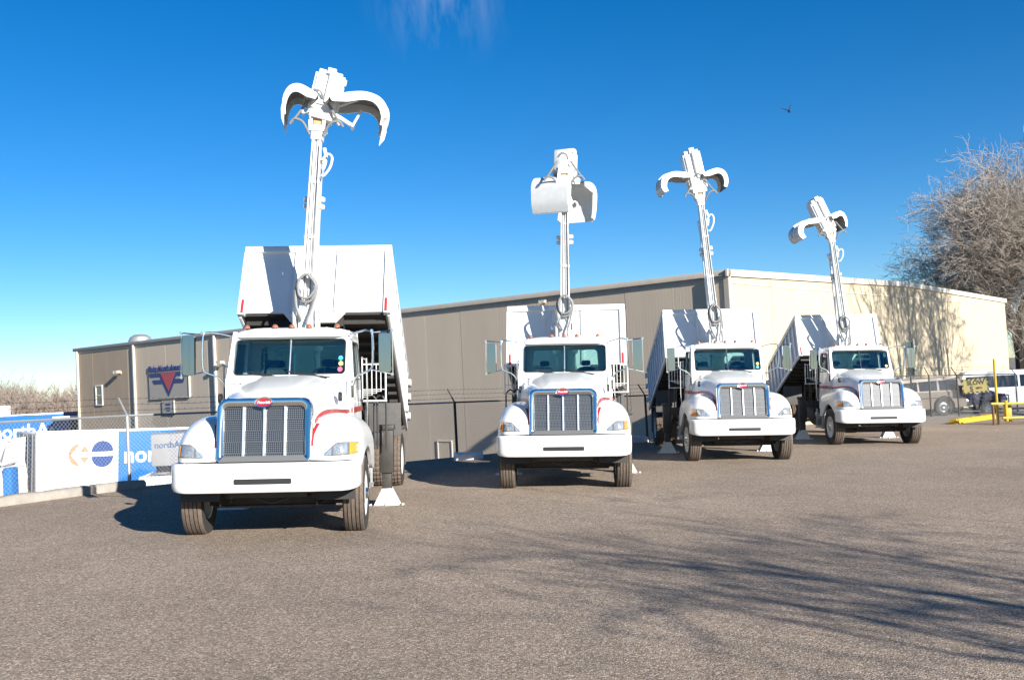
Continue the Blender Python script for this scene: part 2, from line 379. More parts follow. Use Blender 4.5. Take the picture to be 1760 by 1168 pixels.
# ------------------------------------------------------------------ wheels
def tyre_mesh(rear=False):
    b = MB(); R, W = .52, .14
    if rear:
        n = 96; prof = [(-W*.8, .30), (-W, .38), (-W*1.02, .45), (-W*.9, .505), (-.075, R), (-.070, R-.016), (-.055, R-.016), (-.05, R+.002), (-.008, R+.004), (-.006, R-.014), (.006, R-.014), (.008, R+.004), (.05, R+.002), (.055, R-.016), (.070, R-.016), (.075, R), (W*.9, .505), (W*1.02, .45), (W, .38), (W*.8, .30)]
        b.lathe(prof, n, 'x'); m = len(prof)
        for k in range(n):
            if k % 3 == 0:
                for i in (3, 4, 7, 8, 11, 12, 15, 16):
                    x, y, z = b.v[k*m+i]; q = (math.hypot(y, z)-.016)/math.hypot(y, z); b.v[k*m+i] = (x, y*q, z*q)
        return b.mesh('tyre', 'tread', ang=20)
    prof = [(-W*.8, .30), (-W, .38), (-W*1.02, .45), (-W*.93, .500), (-.118, .512)]
    for g in (-.078, -.028, .028, .078):
        prof += [(g-.008, R), (g-.006, R-.018), (g+.006, R-.018), (g+.008, R)]
    prof += [(.118, .512), (W*.93, .500), (W*1.02, .45), (W, .38), (W*.8, .30)]
    return b.lathe(prof, 56, 'x').mesh('tyre', 'tread', ang=20)
def side_mesh():
    b = MB()
    for s in (-1, 1):
        b.lathe([(s*.1135, .29), (s*.1425, .38), (s*.1455, .45), (s*.134, .496)], 48, 'x')
    return b.mesh('sidewall', 'rubber')
def rim_mesh(front):     # outer side is +x
    b = MB(); d = .10 if front else -.02
    b.lathe([(-.12, .30), (-.11, .285), (.10, .285), (.128, .30), (.13, .288), (.09, .268), (.02 if front else -.04, .25), (.03 if front else -.06, .18), (d, .14), (d+.02, .135), (d+.03, .09)], 40, 'x')
    for k in range(10):
        a = 2*math.pi*k/10; y, z = .195*math.cos(a), .195*math.sin(a)
        b.cyl((.02 if front else -.06, y*.95, z*.95), (.075 if front else -.01, y*.95, z*.95), .014, 6)
    return b.mesh('rim', 'hub', ang=35)
def hub_mesh(front):
    b = MB()
    x0, x1 = (.09, .165) if front else (-.03, .10)
    b.lathe([(x0, .105), (x0+.02, .10), (x1-.02, .075), (x1, .05), (x1, .0)], 24, 'x')
    return b.mesh('hub_cap', 'steel')
def wheel(root, x, y, side, rear=False, inner=False, steer=0):
    w = part('wheel', ('tyre', rear), lambda: tyre_mesh(rear), root, loc=(x, y, .52), rot=(random.uniform(0, 6), 0, steer) if side > 0 else (random.uniform(0, 6), 0, math.pi+steer))
    part('sidewall', 'sidewall', side_mesh, w)
    part('rim', ('rim', rear), lambda: rim_mesh(not rear), w)
    if not inner: part('hub_cap', ('hub', rear), lambda: hub_mesh(not rear), w)
    return w

# ------------------------------------------------------------------ the grapple trucks
def cabx(z, base=.90): return base - (.055*(z-2.05)/.7 if z > 2.05 else 0)
def front_heat(y):      # crown height of the fender along the truck
    if y < .95: s = (1-((.95-y)/.87)**2.5)**(1/2.5) if y > .08 else 0
    else: s = 1-.10*((y-.95)/.9)**2
    return s
def fender_mesh():
    b = MB(); n = 2.5
    ys_ = [.08+.87*(1-math.cos(math.pi/2*i/16)) for i in range(17)] + [.95+.92*i/12 for i in range(1, 13)]
    NP = 20
    rows = []
    for y in ys_:
        s = max(front_heat(y), .02); a = .13+.34*max(0, s)**.85 if y < .95 else .47
        c = .57*s; zb = 1.045 if y < .25 else 1.045-.16*min(1, (y-.25)/.25)
        if y > .3:
            dy = abs(y-1.0); zb = max(zb if y < 1 else .88, .52+math.sqrt(max(0, .64**2-dy*dy))) if dy < .64 else (zb if y < 1 else .80)
        row = [(.52, y, 1.045+c*.985)]
        for i in range(NP):
            ph = math.pi/2*(1-i/(NP-1)); x = .74+a*max(0, math.cos(ph))**(2/n); z = 1.045+c*max(0, math.sin(ph))**(2/n)
            row.append((x, y, max(z, zb)))
        xl = row[-1][0]
        row.append((xl, y, zb if zb < row[-1][2] else row[-1][2])); row.append((xl-.05, y, row[-1][2]+.0)); rows.append(row)
    m = len(rows[0])
    b.add([p for r in rows for p in r], [(i*m+j, (i+1)*m+j, (i+1)*m+j+1, i*m+j+1) for i in range(len(rows)-1) for j in range(m-1)])
    b.add(rows[0], [tuple(range(m))]); b.add(rows[-1], [tuple(range(m))])
    return b
def hood_mesh():
    b = MB()
    def fn(u, v):
        y = .25+1.58*u; wd = .60+.285*u**.9; top = 1.835+.285*u - .035*math.sin(math.pi*u)*-1; a = v*math.pi; n = 5.0
        cx, sx = math.cos(a), math.sin(a)
        x = wd*math.copysign(abs(cx)**(2/n), cx); z = 1.0+(top-1.0)*abs(sx)**(2/n)
        z -= .035*(abs(x)/wd)**2
        # raised centre panel with its two soft creases
        z += .018*(1-sstep((abs(x)-(.22+.18*u))/.05))*min(1, u*4)
        return (x, y, z)
    b.grid(16, 61, fn); r0 = [fn(0, j/60) for j in range(61)]; b.add(r0, [tuple(range(61))]); return b.mesh('hood', 'paint', ang=40)
def superdome(b, cx, cy, cz, a, bb, c, n=3.2, nu=48, nv=10, n2=2.6):
    def fn(u, v):
        t = 2*math.pi*u; p = math.pi/2*v; ct, st = math.cos(t), math.sin(t)
        k = max(0, math.cos(p))**(2/n2); zz = max(0, math.sin(p))**(2/n2)
        return (cx+a*k*math.copysign(abs(ct)**(2/n), ct), cy+bb*k*math.copysign(abs(st)**(2/n), st), cz+c*zz)
    return b.grid(nu+1, nv, fn)
WS = lambda u, v, w_: (u, 1.83+(v-2.10)*.36+w_, v)          # windscreen plane
def cab_front():
    outer = [(-.895, 2.04), (.895, 2.04)] + [(.885, 2.2), (.85, 2.66), (.83, 2.72), (.78, 2.755), (.7, 2.77)] + [(-.7, 2.77), (-.78, 2.755), (-.83, 2.72), (-.85, 2.66), (-.885, 2.2)]
    return MB().plate(outer, [rrect(-.805, .805, 2.145, 2.665, .06)], .05, WS).mesh('windscreen_frame', 'paint', bevel=.006)
def side_shell(sx):
    outer = [(1.80, .98), (3.10, .98), (3.10, 2.78), (2.08, 2.78), (1.86, 2.10), (1.80, 2.10)]
    hole = [(2.03, 2.10), (2.90, 2.10), (2.90, 2.60), (2.86, 2.64), (2.25, 2.64), (2.2, 2.62)]
    return MB().plate(outer, [hole], -.05, lambda u, v, w_: (sx*(cabx(v)+w_), u, v)).mesh('cab_side', 'paint', bevel=.006)
def door_mesh(sx):
    outer = [(1.93, 1.02), (2.98, 1.02), (3.0, 1.10), (3.0, 2.68), (2.96, 2.72), (2.21, 2.72), (2.15, 2.68), (1.96, 2.12), (1.93, 2.02)]
    hole = [(2.045, 2.13), (2.25, 2.07), (2.87, 2.07), (2.87, 2.58), (2.83, 2.62), (2.27, 2.62), (2.22, 2.59)]
    return MB().plate(outer, [hole], -.016, lambda u, v, w_: (sx*(cabx(v)+.016+w_), u, v)).mesh('door', 'paint', bevel=.004)
def boxmesh(name, m, boxes, bevel=.006, mir=False):
    b = MB()
    for q in boxes: b.box(*q)
    if mir: b.both()
    return b.mesh(name, m, bevel=bevel)
def grille_y(z): return .055+(z-1.04)*.13
def bumper_mesh():
    # plan outline swept over z with a slight belly, rounded ends
    b = MB(); plan = [(0, 0), (.5, 0), (.85, .006), (1.0, .022), (1.09, .055), (1.15, .11), (1.185, .19), (1.195, .30), (1.195, .42)]
    zs = [(.655, .05), (.665, .018), (.69, .004), (.74, 0), (.95, 0), (1.0, .004), (1.022, .014), (1.03, .03), (1.03, .12)]
    pl = [(-x, y) for x, y in plan[::-1][:-1]] + plan
    rows = []
    for z, ins in zs:
        rows.append([(x*(1-ins*.6), y+ins*1.0, z + (.03*max(0, (abs(x)-1.0)/.2)**2 if z < .8 else 0)) for x, y in pl])
    m = len(pl); b.add([p for r in rows for p in r], [(i*m+j, i*m+j+1, (i+1)*m+j+1, (i+1)*m+j) for i in range(len(rows)-1) for j in range(m-1)])
    return b.mesh('bumper', 'paint', ang=40)
def headlight_parts(sx):
    # lens follows the corner of the fender: a curved patch a little proud of it
    def surf(x, z, off):
        # find y on the fender front for given x,z
        n = 2.5
        lo, hi = .08, .95
        for _ in range(26):
            y = (lo+hi)/2; s = max(front_heat(y), .02); a = .13+.34*s**.85; c = .57*s
            e = (max(0, (x-.74))/a)**n + ((z-1.045)/c)**n
            if e > 1: lo = y
            else: hi = y
        return y-off
    top = lambda x: 1.14+.145*sstep((x-.74)/.20) if x < 1.0 else 1.285-.015*(x-1.0)/.2
    bot = lambda x: 1.095-.01*math.sin((x-.74)/.4*math.pi)
    def patchm(name, x0, x1, m, off, inset=0, z0f=0, z1f=1, th=.012):
        b = MB()
        def fn(u, v):
            x = x0+(x1-x0)*u; zb, zt = bot(x)+inset, top(x)-inset; h = zt-zb
            z = zb+h*(z0f+(z1f-z0f)*v)
            edge = min(u, 1-u, v, 1-v); return (sx*x, surf(x, z, off if edge > .001 else -.01), z)
        b.grid(17, 9, fn, flip=sx < 0); return b.mesh(name, m, ang=60, recalc=False)
    return [('headlight_bezel', patchm('headlight_bezel', .745, 1.165, 'lampdark', .006)),
            ('headlight_lens', patchm('headlight_lens', .865, 1.055, 'clear', .014, .012)),
            ('turn_lens', patchm('turn_lens', 1.065, 1.16, 'amber', .014, .010)),
            ('inner_lens', patchm('inner_lens', .77, .855, 'clear', .012, .010))]
def stripe_mesh(sx):
    b = MB(); L_ = []; R2 = []
    for i in range(16):
        y = .10+.24*(i/15); s = max(front_heat(y), .02); z = 1.045+.57*s*.985+.005
        wi = .018+.010*i/33
        xc = .625
        wd = .60+.285*max(0, (y-.17)/1.66)**.9+.012
        xc = max(xc, wd+wi-.006)
        xl = wd-.022; L_.append((sx*xl, y-.004, z+.002)); R2.append((sx*(xl+.03+.02*i/15), y-.004, z-.001))
    L_, R2 = L_[:16], R2[:16]
    b.add(L_+R2, [(i, i+1, 16+i+1, 16+i) for i in range(15)])
    A = []; B = []
    for i in range(34):
        y = .33+1.48*i/33; u = (y-.25)/1.58; wd = .60+.285*u**.9; top = 1.835+.285*u; s = front_heat(y)
        z = 1.045+.57*s*.985+.004; z = z*(1-sstep((y-1.2)/.6)) + 1.585*sstep((y-1.2)/.6)
        for lst, zz in ((A, z), (B, z+.055)):
            q = (zz-1)/(top-1); lst.append((sx*(wd*(1-q**5)**.2+.007), y, zz))
    b.add(A+B, [(i, i+1, 34+i+1, 34+i) for i in range(33)])
    return b.mesh('red_stripe', 'red', recalc=False)
def side_stripe(sx):
    b = MB()
    b.box(.9035, .909, 1.80, 1.92, 1.58, 1.66); b.box(.9195, .9235, 1.95, 2.99, 1.58, 1.66)
    if sx < 0: b.mirror()
    return b.mesh('side_stripe', 'red')
def mirror_mesh(sx):
    b = MB(); x0, x1 = 1.31, 1.48
    b.plate(rrect(x0, x1, 2.16, 2.72, .03), [], .07, lambda u, v, w_: (sx*u, 1.70+w_, v)); b.box(min(sx*1.385, sx*1.405), max(sx*1.385, sx*1.405), 1.688, 1.702, 2.20, 2.68); me = b.mesh('mirror', 'mirrorshell', bevel=.006, ang=20); return me
def mirror_glass(sx):
    b = MB(); b.plate(rrect(1.325, 1.465, 2.29, 2.70, .02), [], .004, lambda u, v, w_: (sx*u, 1.772+w_, v))
    b.plate(rrect(1.325, 1.465, 2.18, 2.275, .02), [], .012, lambda u, v, w_: (sx*u, 1.772+w_, v)); return b.mesh('mirror_glass', 'mirror')
def mirror_arm(sx):
    b = MB()
    b.tube(smoothpts([(sx*.86, 2.02, 2.72), (sx*1.05, 1.92, 2.765), (sx*1.17, 1.82, 2.765), (sx*1.21, 1.79, 2.72), (sx*1.22, 1.78, 2.5), (sx*1.21, 1.78, 2.26), (sx*1.16, 1.79, 2.19), (sx*1.02, 1.82, 2.13), (sx*.94, 1.84, 2.04), (sx*.905, 1.86, 1.93)], 5), .015, 8)
    b.tube([(sx*1.21, 1.79, 2.74), (sx*1.5, 1.735, 2.765)], .011, 6); b.tube([(sx*1.21, 1.78, 2.2), (sx*1.5, 1.735, 2.135)], .011, 6)
    b.tube([(sx*1.5, 1.735, 2.77), (sx*1.505, 1.735, 2.13)], .009, 6)
    for x, z in ((1.505, 2.765), (1.5, 2.13), (1.21, 2.76)): b.lathe([(z-.02, 0), (z-.02, .02), (z+.02, .02), (z+.02, 0)], 8, 'z') if 0 else b.cyl((sx*x, 1.71, z), (sx*x, 1.76, z), .022, 8)
    return b.mesh('mirror_arm', 'chrome')
def wiper_mesh():
    b = MB()
    for x0, x1 in ((-.08, -.50), (.55, .08)):
        y = 1.80
        b.tube([(x0, 1.80, 2.085), ((x0+x1)/2, 1.815, 2.135), (x1, 1.83, 2.165)], [.012, .009, .007], 5)
        b.tube([(x0+.05, 1.815, 2.10), ((x0*.4+x1*.6), 1.815, 2.155), (x1-.12, 1.845, 2.20)], .006, 4)
    return b.mesh('wiper', 'black')
def roof_mesh():
    b = MB(); superdome(b, 0, 2.535, 2.70, .872, .60, .155, 5.0, 64, 12, 3.0)
    b.box(-.80, .80, 2.03, 3.05, 2.69, 2.705)
    return b.mesh('cab_roof', 'paint', ang=60)
def cowl_mesh():
    b = MB(); b.plate([(-.893, 1.0), (.893, 1.0), (.893, 2.6), (.83, 2.74), (-.83, 2.74), (-.893, 2.6)], [rrect(-.68, .68, 2.10, 2.60, .07)], .05, lambda u, v, w_: (u*(cabx(v)/.9 if v > 2.05 else 1), 3.06+w_, v))
    return b.mesh('cab_wall', 'paint', bevel=.01)
def cowl_front(): return boxmesh('cowl', 'paint', [(-.893, .893, 1.835, 1.93, 1.0, 2.07)])
def interior():
    b = MB(); b.box(-.84, .84, 1.93, 2.18, 1.95, 2.16); b.box(-.84, .84, 1.9, 3.06, 1.0, 1.4); b.box(-.83, .83, 2.1, 3.05, 2.69, 2.698)
    b.box(-.84, -.80, 1.9, 3.05, 1.3, 2.05); b.box(.80, .84, 1.9, 3.05, 1.3, 2.05)
    return b.mesh('dashboard', 'inter', bevel=.01)
def seats():
    b = MB()
    for x in (0,):
        b.box(x-.24, x+.24, 2.3, 2.75, 1.4, 1.78); b.plate(rrect(x-.18, x+.18, 1.75, 2.24, .07), [], .13, lambda u, v, w_: (u, 2.72+w_+(v-1.75)*.12, v))
        b.plate(rrect(x-.09, x+.09, 2.27, 2.38, .04), [], .1, lambda u, v, w_: (u, 2.80+w_, v))
    return b.mesh('seat', 'seat', bevel=.02)
def steering():
    b = MB(); c = Vector((.42, 2.33, 2.10)); n1 = Vector((1, 0, 0)); n2 = Vector((0, .72, .69))
    b.tube([c+(n1*math.cos(2*math.pi*k/24)+n2*math.sin(2*math.pi*k/24))*.21 for k in range(24)], .014, 6, closed=True)
    for a in (0, 120, 240): b.tube([c, c+(n1*math.cos(rad(a+90))+n2*math.sin(rad(a+90)))*.2], .012, 5)
    b.tube([c, c+Vector((0, -.25, -.25))], .03, 8); return b.mesh('steering_wheel', 'black')
def chassis():
    b = MB()
    for x in (-.42, .42): b.box(x-.045, x+.045, .35, 8.75, .74, .99)
    for y in (.5, 1.6, 2.8, 4.2, 5.4, 7.9, 8.7): b.box(-.4, .4, y-.05, y+.05, .76, .96)
    b.box(-.95, .95, .42, .62, .60, .80); b.box(-.5, .5, .35, .45, .56, .8)
    b.box(-.30, .30, .7, 1.5, .62, 1.25)                       # engine and sump
    b.cyl((0, 1.5, .85), (0, 6.6, .62), .05, 10)
    b.box(.50, .78, 3.35, 4.2, .62, .98); b.box(-.78, -.50, 4.3, 5.2, .60, .98)
    return b.mesh('chassis', 'dark', bevel=.01)
def axles():
    b = MB(); b.box(-.9, .9, .93, 1.07, .40, .52); b.box(-.72, -.5, .6, 1.4, .52, .6); b.box(.5, .72, .6, 1.4, .52, .6)
    b.tube([(-.98, 1.0, .52), (-.8, 1.0, .5), (-.6, 1.0, .42), (.6, 1.0, .42), (.8, 1.0, .5), (.98, 1.0, .52)], .06, 8)
    b.tube([(-.8, .82, .40), (.8, .82, .40)], .022, 8); b.tube([(-.55, .75, .8), (-.62, .9, .45)], .035, 8); b.tube([(.55, .75, .8), (.62, .9, .45)], .035, 8)
    b.tube([(.3, .62, .70), (.2, .6, .52), (0, .6, .46), (-.2, .6, .52), (-.3, .62, .7)], .016, 6)
    return b.mesh('front_axle', 'dark', bevel=.006)
def rear_axle():
    b = MB(); b.lathe([(-1.1, 0), (-1.1, .11), (-.26, .11), (-.2, .18), (-.1, .24), (.1, .24), (.2, .18), (.26, .11), (1.1, .11), (1.1, 0)], 20, 'x'); b.v = [(x, y+6.75, z+.52) for x, y, z in b.v]
    for x in (-.5, .5): b.box(x-.05, x+.05, 6.0, 7.5, .66, .76)
    return b.mesh('rear_axle', 'dark')
def tank(sx):
    b = MB(); prof = [(2.02, 0), (2.02, .24), (2.05, .28), (3.12, .28), (3.15, .24), (3.15, 0)]
    b.lathe(prof, 28, 'y'); b.v = [(x*.95+sx*.80, y, z*1.0+.70) for x, y, z in b.v]; return b.mesh('fuel_tank', 'steel')
def steps(sx):
    b = MB()
    for z in (.46, .78): b.box(.93, 1.12, 2.05, 2.75, z, z+.03)
    for y in (2.08, 2.72): b.box(1.06, 1.10, y-.02, y+.02, .44, .98)
    for y in (2.3, 2.95): b.box(.78, 1.085, y-.03, y+.03, .40, .425); 
    if sx < 0: b.mirror()
    return b.mesh('step', 'galv', bevel=.004)
def outrigger(root, sx, ext):
    x = sx*(1.24+ext)
    o = part('outrigger_leg', 'orleg', lambda: boxmesh('outrigger_leg', 'dark', [(-.11, .11, -.11, .11, .55, 1.30), (-.075, .075, -.075, .075, .25, .6), (-.13, .13, -.13, .13, 1.24, 1.32)]), root, loc=(x, 3.62, 0))
    def foot():
        b = MB(); b.plate([(-.07, .30), (-.21, .03), (-.24, .03), (-.25, .06), (-.28, .05), (-.27, .0), (.27, .0), (.28, .05), (.25, .06), (.24, .03), (.21, .03), (.07, .30)], [], .05, lambda u, v, w_: (u, w_-.13, v))
        b.box(-.24, .24, -.2, .2, .0, .03); b.plate([(-.17, .02), (.17, .02), (.06, .30), (-.06, .30)], [], .04, lambda u, v, w_: (w_-.02, u, v)); b.plate([(-.07, .30), (-.21, .03), (.21, .03), (.07, .30)], [], .05, lambda u, v, w_: (u, w_+.08, v))
        return b.mesh('outrigger_foot', 'boompaint', bevel=.005)
    part('outrigger_foot', 'orfoot', foot, o)
def beam():
    return boxmesh('outrigger_beam', 'dark', [(-1.2, 1.2, 3.5, 3.74, 1.0, 1.2), (-.5, .5, 3.25, 3.95, .98, 1.12)])
def rack(sx):
    b = MB()
    for i in range(5):
        x = .98+.055*i*1.3; z0 = 1.78+.03*i
        b.tube([(x, 3.22, 2.30), (x, 3.22, z0), (.90, 3.22, z0)], .008, 5)
    b.tube([(.9, 3.22, 2.3), (1.27, 3.22, 2.3)], .012, 5); b.tube([(.9, 3.22, 1.72), (.9, 3.22, 2.42)], .012, 5)
    b.tube([(1.27, 3.22, 1.72), (1.27, 3.22, 2.34)], .014, 5); b.tube([(.9, 3.22, 1.72), (1.29, 3.22, 1.72)], .014, 5)
    if sx < 0: b.mirror()
    return b.mesh('access_ladder', 'boompaint')
def hoops(sx):
    b = MB()
    for y, x in ((3.35, .98), (3.35, 1.12)):
        b.tube(smoothpts([(x-.05, y, .95), (x-.05, y, 1.62), (x-.02, y, 1.75), (x+.05, y, 1.80), (x+.12, y, 1.74), (x+.14, y, 1.62), (x+.14, y, .95)], 5), .017, 6)
    if sx < 0: b.mirror()
    return b.mesh('control_handrail', 'black')
def grab_handle(sx):
    b = MB(); b.tube(smoothpts([(sx*.905, 3.05, 1.25), (sx*.99, 3.05, 1.3), (sx*.99, 3.05, 2.3), (sx*.97, 3.05, 2.38), (sx*.905, 3.05, 2.4)], 3), .014, 6); return b.mesh('grab_handle', 'chrome')
def fender_flap(sx):
    b = MB(); b.box(.70, 1.30, 6.02, 6.05, 1.0, 1.62); b.box(.70, 1.30, 6.05, 7.3, 1.11, 1.14); b.box(.72, 1.28, 7.45, 7.47, .35, 1.05)
    if sx < 0: b.mirror()
    return b.mesh('mud_flap', 'flap', bevel=.004)
def chassis_side():    # hoses, valve bank and pipes between cab and body
    b = MB(); r = random.Random(5)
    for i in range(9):
        x = r.uniform(.35, .95); z = r.uniform(1.0, 1.7)
        b.tube(smoothpts([(x, 3.3, z), (x+r.uniform(-.1, .15), 3.5, z+r.uniform(-.3, .1)), (x-.1, 3.9, z-.35), (r.uniform(.2, .6), 4.6, .95)], 4), .018, 5)
    b.box(.45, .80, 3.4, 3.8, 1.15, 1.45); b.box(-.8, -.4, 3.4, 3.9, 1.1, 1.6)
    b.tube([(-.6, 3.3, 1.0), (-.6, 3.3, 2.2)], .07, 10)
    return b.mesh('hydraulic_hoses', 'dark')
# box (hinge at its own origin, front towards -y)
BL, BH, BW = 4.65, 1.32, 1.22
def box_body():
    b = MB()
    b.box(-BW, -BW+.04, -BL, 0, .0, BH); b.box(BW-.04, BW, -BL, 0, .0, BH)
    b.box(-BW+.04, BW-.04, -.04, 0, 0, BH)
    b.plate([(-BW+.04, .0), (-.52, .0), (-.36, -.20), (.36, -.20), (.52, .0), (BW-.04, .0), (BW-.04, BH), (-BW+.04, BH)], [], .04, lambda u, v, w_: (u, -BL+w_, v))
    return b.mesh('dump_box', 'boxpaint', bevel=.004)
def box_floor():
    b = MB(); b.box(-BW+.03, BW-.03, -BL+.05, -.02, -.03, .03)
    for x in (-.42, .42): b.box(x-.06, x+.06, -BL+.12, 0, -.20, -.03)
    for i in range(14): y = -BL+.25+i*.33; b.box(-BW+.05, BW-.05, y-.035, y+.035, -.11, -.03)
    return b.mesh('box_floor', 'floor_under')
def box_rail():
    b = MB()
    for x in (-1, 1): b.box(min(x*BW, x*(BW+.05)), max(x*BW, x*(BW+.05)), -BL, .02, BH-.10, BH+.02)
    b.box(-BW-.05, BW+.05, -BL-.05, -BL, BH-.10, BH+.02)
    return b.mesh('top_rail', 'boxpaint', bevel=.006)
def box_rib():
    return boxmesh('side_rib', 'boxpaint', [(0, .045, -.045, .045, .0, BH-.10)], bevel=.01)
def front_post():
    return boxmesh('front_post', 'boxpaint', [(-.035, .035, -.045, 0, .0, BH-.10)], bevel=.008)
def corner_post():
    return boxmesh('corner_post', 'boxpaint', [(-.06, .06, -.05, .06, -.04, BH-.10)], bevel=.008)
def reflector():
    b = MB(); b.box(-.022, .022, -.058, -.05, -.02, .24); return b.mesh('reflector', 'redlens')
def bottom_rail(): return boxmesh('bottom_rail', 'boxpaint', [(0, .05, -BL+.06, 0, -.05, .06)], bevel=.006)
def hinge_gate(): return boxmesh('tailgate_latch', 'boompaint', [(-.03, .05, -.06, .08, -.05, .08)], bevel=.01)
# boom
def boom_base():
    b = MB(); b.cyl((0, 0, 0), (0, 0, .55), .26, 20, .24); b.cyl((0, 0, .55), (0, 0, 1.6), .21, 20); b.lathe([(1.55, .25), (1.63, .27), (1.68, .22)], 20, 'z')
    b.box(-.20, -.15, -.14, .14, 1.5, 2.25); b.box(.15, .20, -.14, .14, 1.5, 2.25)
    b.box(-.12, .12, -.12, .12, 1.6, 2.1)
    b.cyl((-.24, 0, 2.12), (.24, 0, 2.12), .07, 14)
    # swing motor and valve lumps at the side of the column
    b.box(.20, .42, -.12, .1, 1.62, 1.82); b.cyl((.30, -.14, 1.7), (.30, .14, 1.88), .075, 10); b.box(.30, .5, -.06, .06, 1.78, 1.88)
    return b.mesh('boom_column', 'boompaint', bevel=.012)
def boom_arm():          # from z=0 (pivot) to z=H
    b = MB(); H = 3.55
    for s in (-1, 1):
        b.plate([(s*.105, 0), (s*.022, 0), (s*.022, 1.5), (s*.02, H), (s*.07, H), (s*.09, 1.5)] if s > 0 else [(-.105, 0), (-.09, 1.5), (-.07, H), (-.02, H), (-.022, 1.5), (-.022, 0)], [], .14, lambda u, v, w_: (u, w_-.11, v))
    b.box(-.023, .023, -.08, .03, .1, H-.05)
    b.box(-.12, .12, -.12, .12, -.02, .12); b.box(-.10, .10, -.118, .04, 1.45, 1.52); b.box(-.088, .088, -.116, .04, 2.5, 2.55); b.box(-.09, .09, -.13, .10, H-.22, H)
    return b.mesh('boom_arm', 'boompaint', bevel=.008)
def boom_stick():
    b = MB(); Mx = Matrix.Translation((0, .47, -.25)) @ Matrix.Rotation(rad(4.6), 4, 'X')
    b.box(-.07, .07, -.06, .06, 0, 3.1, Mx); b.box(-.09, .09, -.08, .08, 0, .3, Mx); b.box(-.06, .06, .15, .5, 3.0-.25, 3.25-.25)
    b.box(-.07, .07, .0, .5, .0, .15); return b.mesh('boom_stick', 'boompaint', bevel=.01)
def boom_lines():
    b = MB()
    for x in (-.085, .085): b.tube([(x, -.128, .2), (x*.9, -.128, 1.6), (x*.7, -.125, 3.45)], .010, 5)
    return b.mesh('hydraulic_line', 'boompaint')
def boom_cyl():
    b = MB(); b.cyl((0, .22, -.9), (0, .22, .7), .05, 12); b.cyl((0, .22, .7), (0, .2, 1.5), .03, 10); return b.mesh('lift_cylinder', 'boompaint')
def boom_dark():
    b = MB()
    for x in (-.05, .052): b.tube([(x*.95, -.121, .2), (x*.8, -.121, 3.2)], .005, 4)
    return b.mesh('hose_line', 'black')
def lug():
    b = MB(); b.lathe([(-.05, 0), (-.05, .03), (-.035, .055), (.035, .055), (.05, .03), (.05, 0)], 14, 'z'); return b.mesh('hose_roller', 'boompaint')
def hose_loop():
    b = MB()
    for d, s, sh in ((0, 1, .0), (.05, .86, .03)):
        b.tube([(.165*s*math.cos(a)*(1+.12*math.sin(3*a+sh*30))*(1-.28*(math.sin(a) > 0)*math.sin(a)), -.16-d, .26*s*math.sin(a)+sh) for a in [2*math.pi*k/32 for k in range(32)]], .024, 8, closed=True)
    b.tube(smoothpts([(-.17, -.16, -.05), (-.14, -.18, -.35), (-.05, -.15, -.6)], 4), .026, 6); b.tube(smoothpts([(.17, -.16, -.05), (.1, -.18, -.4), (.05, -.2, -.7), (.22, -.15, -.95)], 4), .022, 6)
    return b.mesh('hose_loop', 'hose')
def small_hoses():
    b = MB(); b.tube(smoothpts([(.11, -.1, 2.95), (.20, -.12, 3.06), (.27, -.12, 3.0), (.25, -.12, 2.82), (.16, -.1, 2.66), (.11, -.1, 2.66)], 5), .022, 6)
    b.tube(smoothpts([(.12, 0, 3.2), (.16, -.02, 3.0), (.12, 0, 2.8)], 4), .03, 6); return b.mesh('bent_hose', 'boompaint')
# grapple
BOXY = [False]
def g_head():
    b = MB(); b.plate([(-.12, -.05), (.12, -.05), (.14, .12), (.11, .36), (-.11, .36), (-.14, .12)], [rrect(-.075, .075, .04, .18, .01)], .04, lambda u, v, w_: (u, -.14+w_, v))
    b.plate([(-.12, -.05), (.12, -.05), (.14, .12), (.11, .36), (-.11, .36), (-.14, .12)], [], .04, lambda u, v, w_: (u, .10+w_, v))
    b.cyl((0, 0, -.1), (0, 0, .02), .12, 14); b.cyl((-.17, 0, .28), (.17, 0, .28), .05, 12); b.box(-.1, .1, -.1, .1, .18, .34)
    return b.mesh('rotator_head', 'boompaint', bevel=.006)
def g_block(): return boxmesh('wear_block', 'wood', [(-.065, .065, -.11, -.05, .045, .175)], bevel=.005)
def g_body(hf=1):
    b = MB(); b.box(-.19, .19, -.17, .17, .12, 1.13); b.box(-.24, -.155, -.15, .15, .22, 1.05); b.box(.155, .24, -.15, .15, .22, 1.08)
    b.cyl((-.165, -.16, .3), (-.165, -.16, 1.0), .045, 10); b.cyl((.165, -.16, .3), (.165, -.16, 1.02), .045, 10)
    b.cyl((.03, -.20, .45), (.03, -.20, 1.12), .05, 10); b.box(-.17, .17, -.2, .2, .40, .50); b.box(-.06, .08, -.22, .2, 1.05, 1.18)
    b.cyl((.22, 0, .95), (.22, 0, 1.08), .05, 8); b.box(.2, .25, -.05, .1, .7, .9)
    b.v = [(x, y, .25+(z-.25)*hf) for x, y, z in b.v]
    return b.mesh('grapple_body', 'boompaint', bevel=.012)
def tine_prof():
    if BOXY[0]: return smoothpts([(.10, 0, .30), (.36, 0, .36), (.58, 0, .33), (.70, 0, .18), (.72, 0, -.05), (.71, 0, -.28), (.66, 0, -.48)], 5)
    return smoothpts([(.10, 0, .38), (.33, 0, .50), (.62, 0, .585), (.86, 0, .52), (1.0, 0, .32), (1.03, 0, .06), (.97, 0, -.14)], 5)
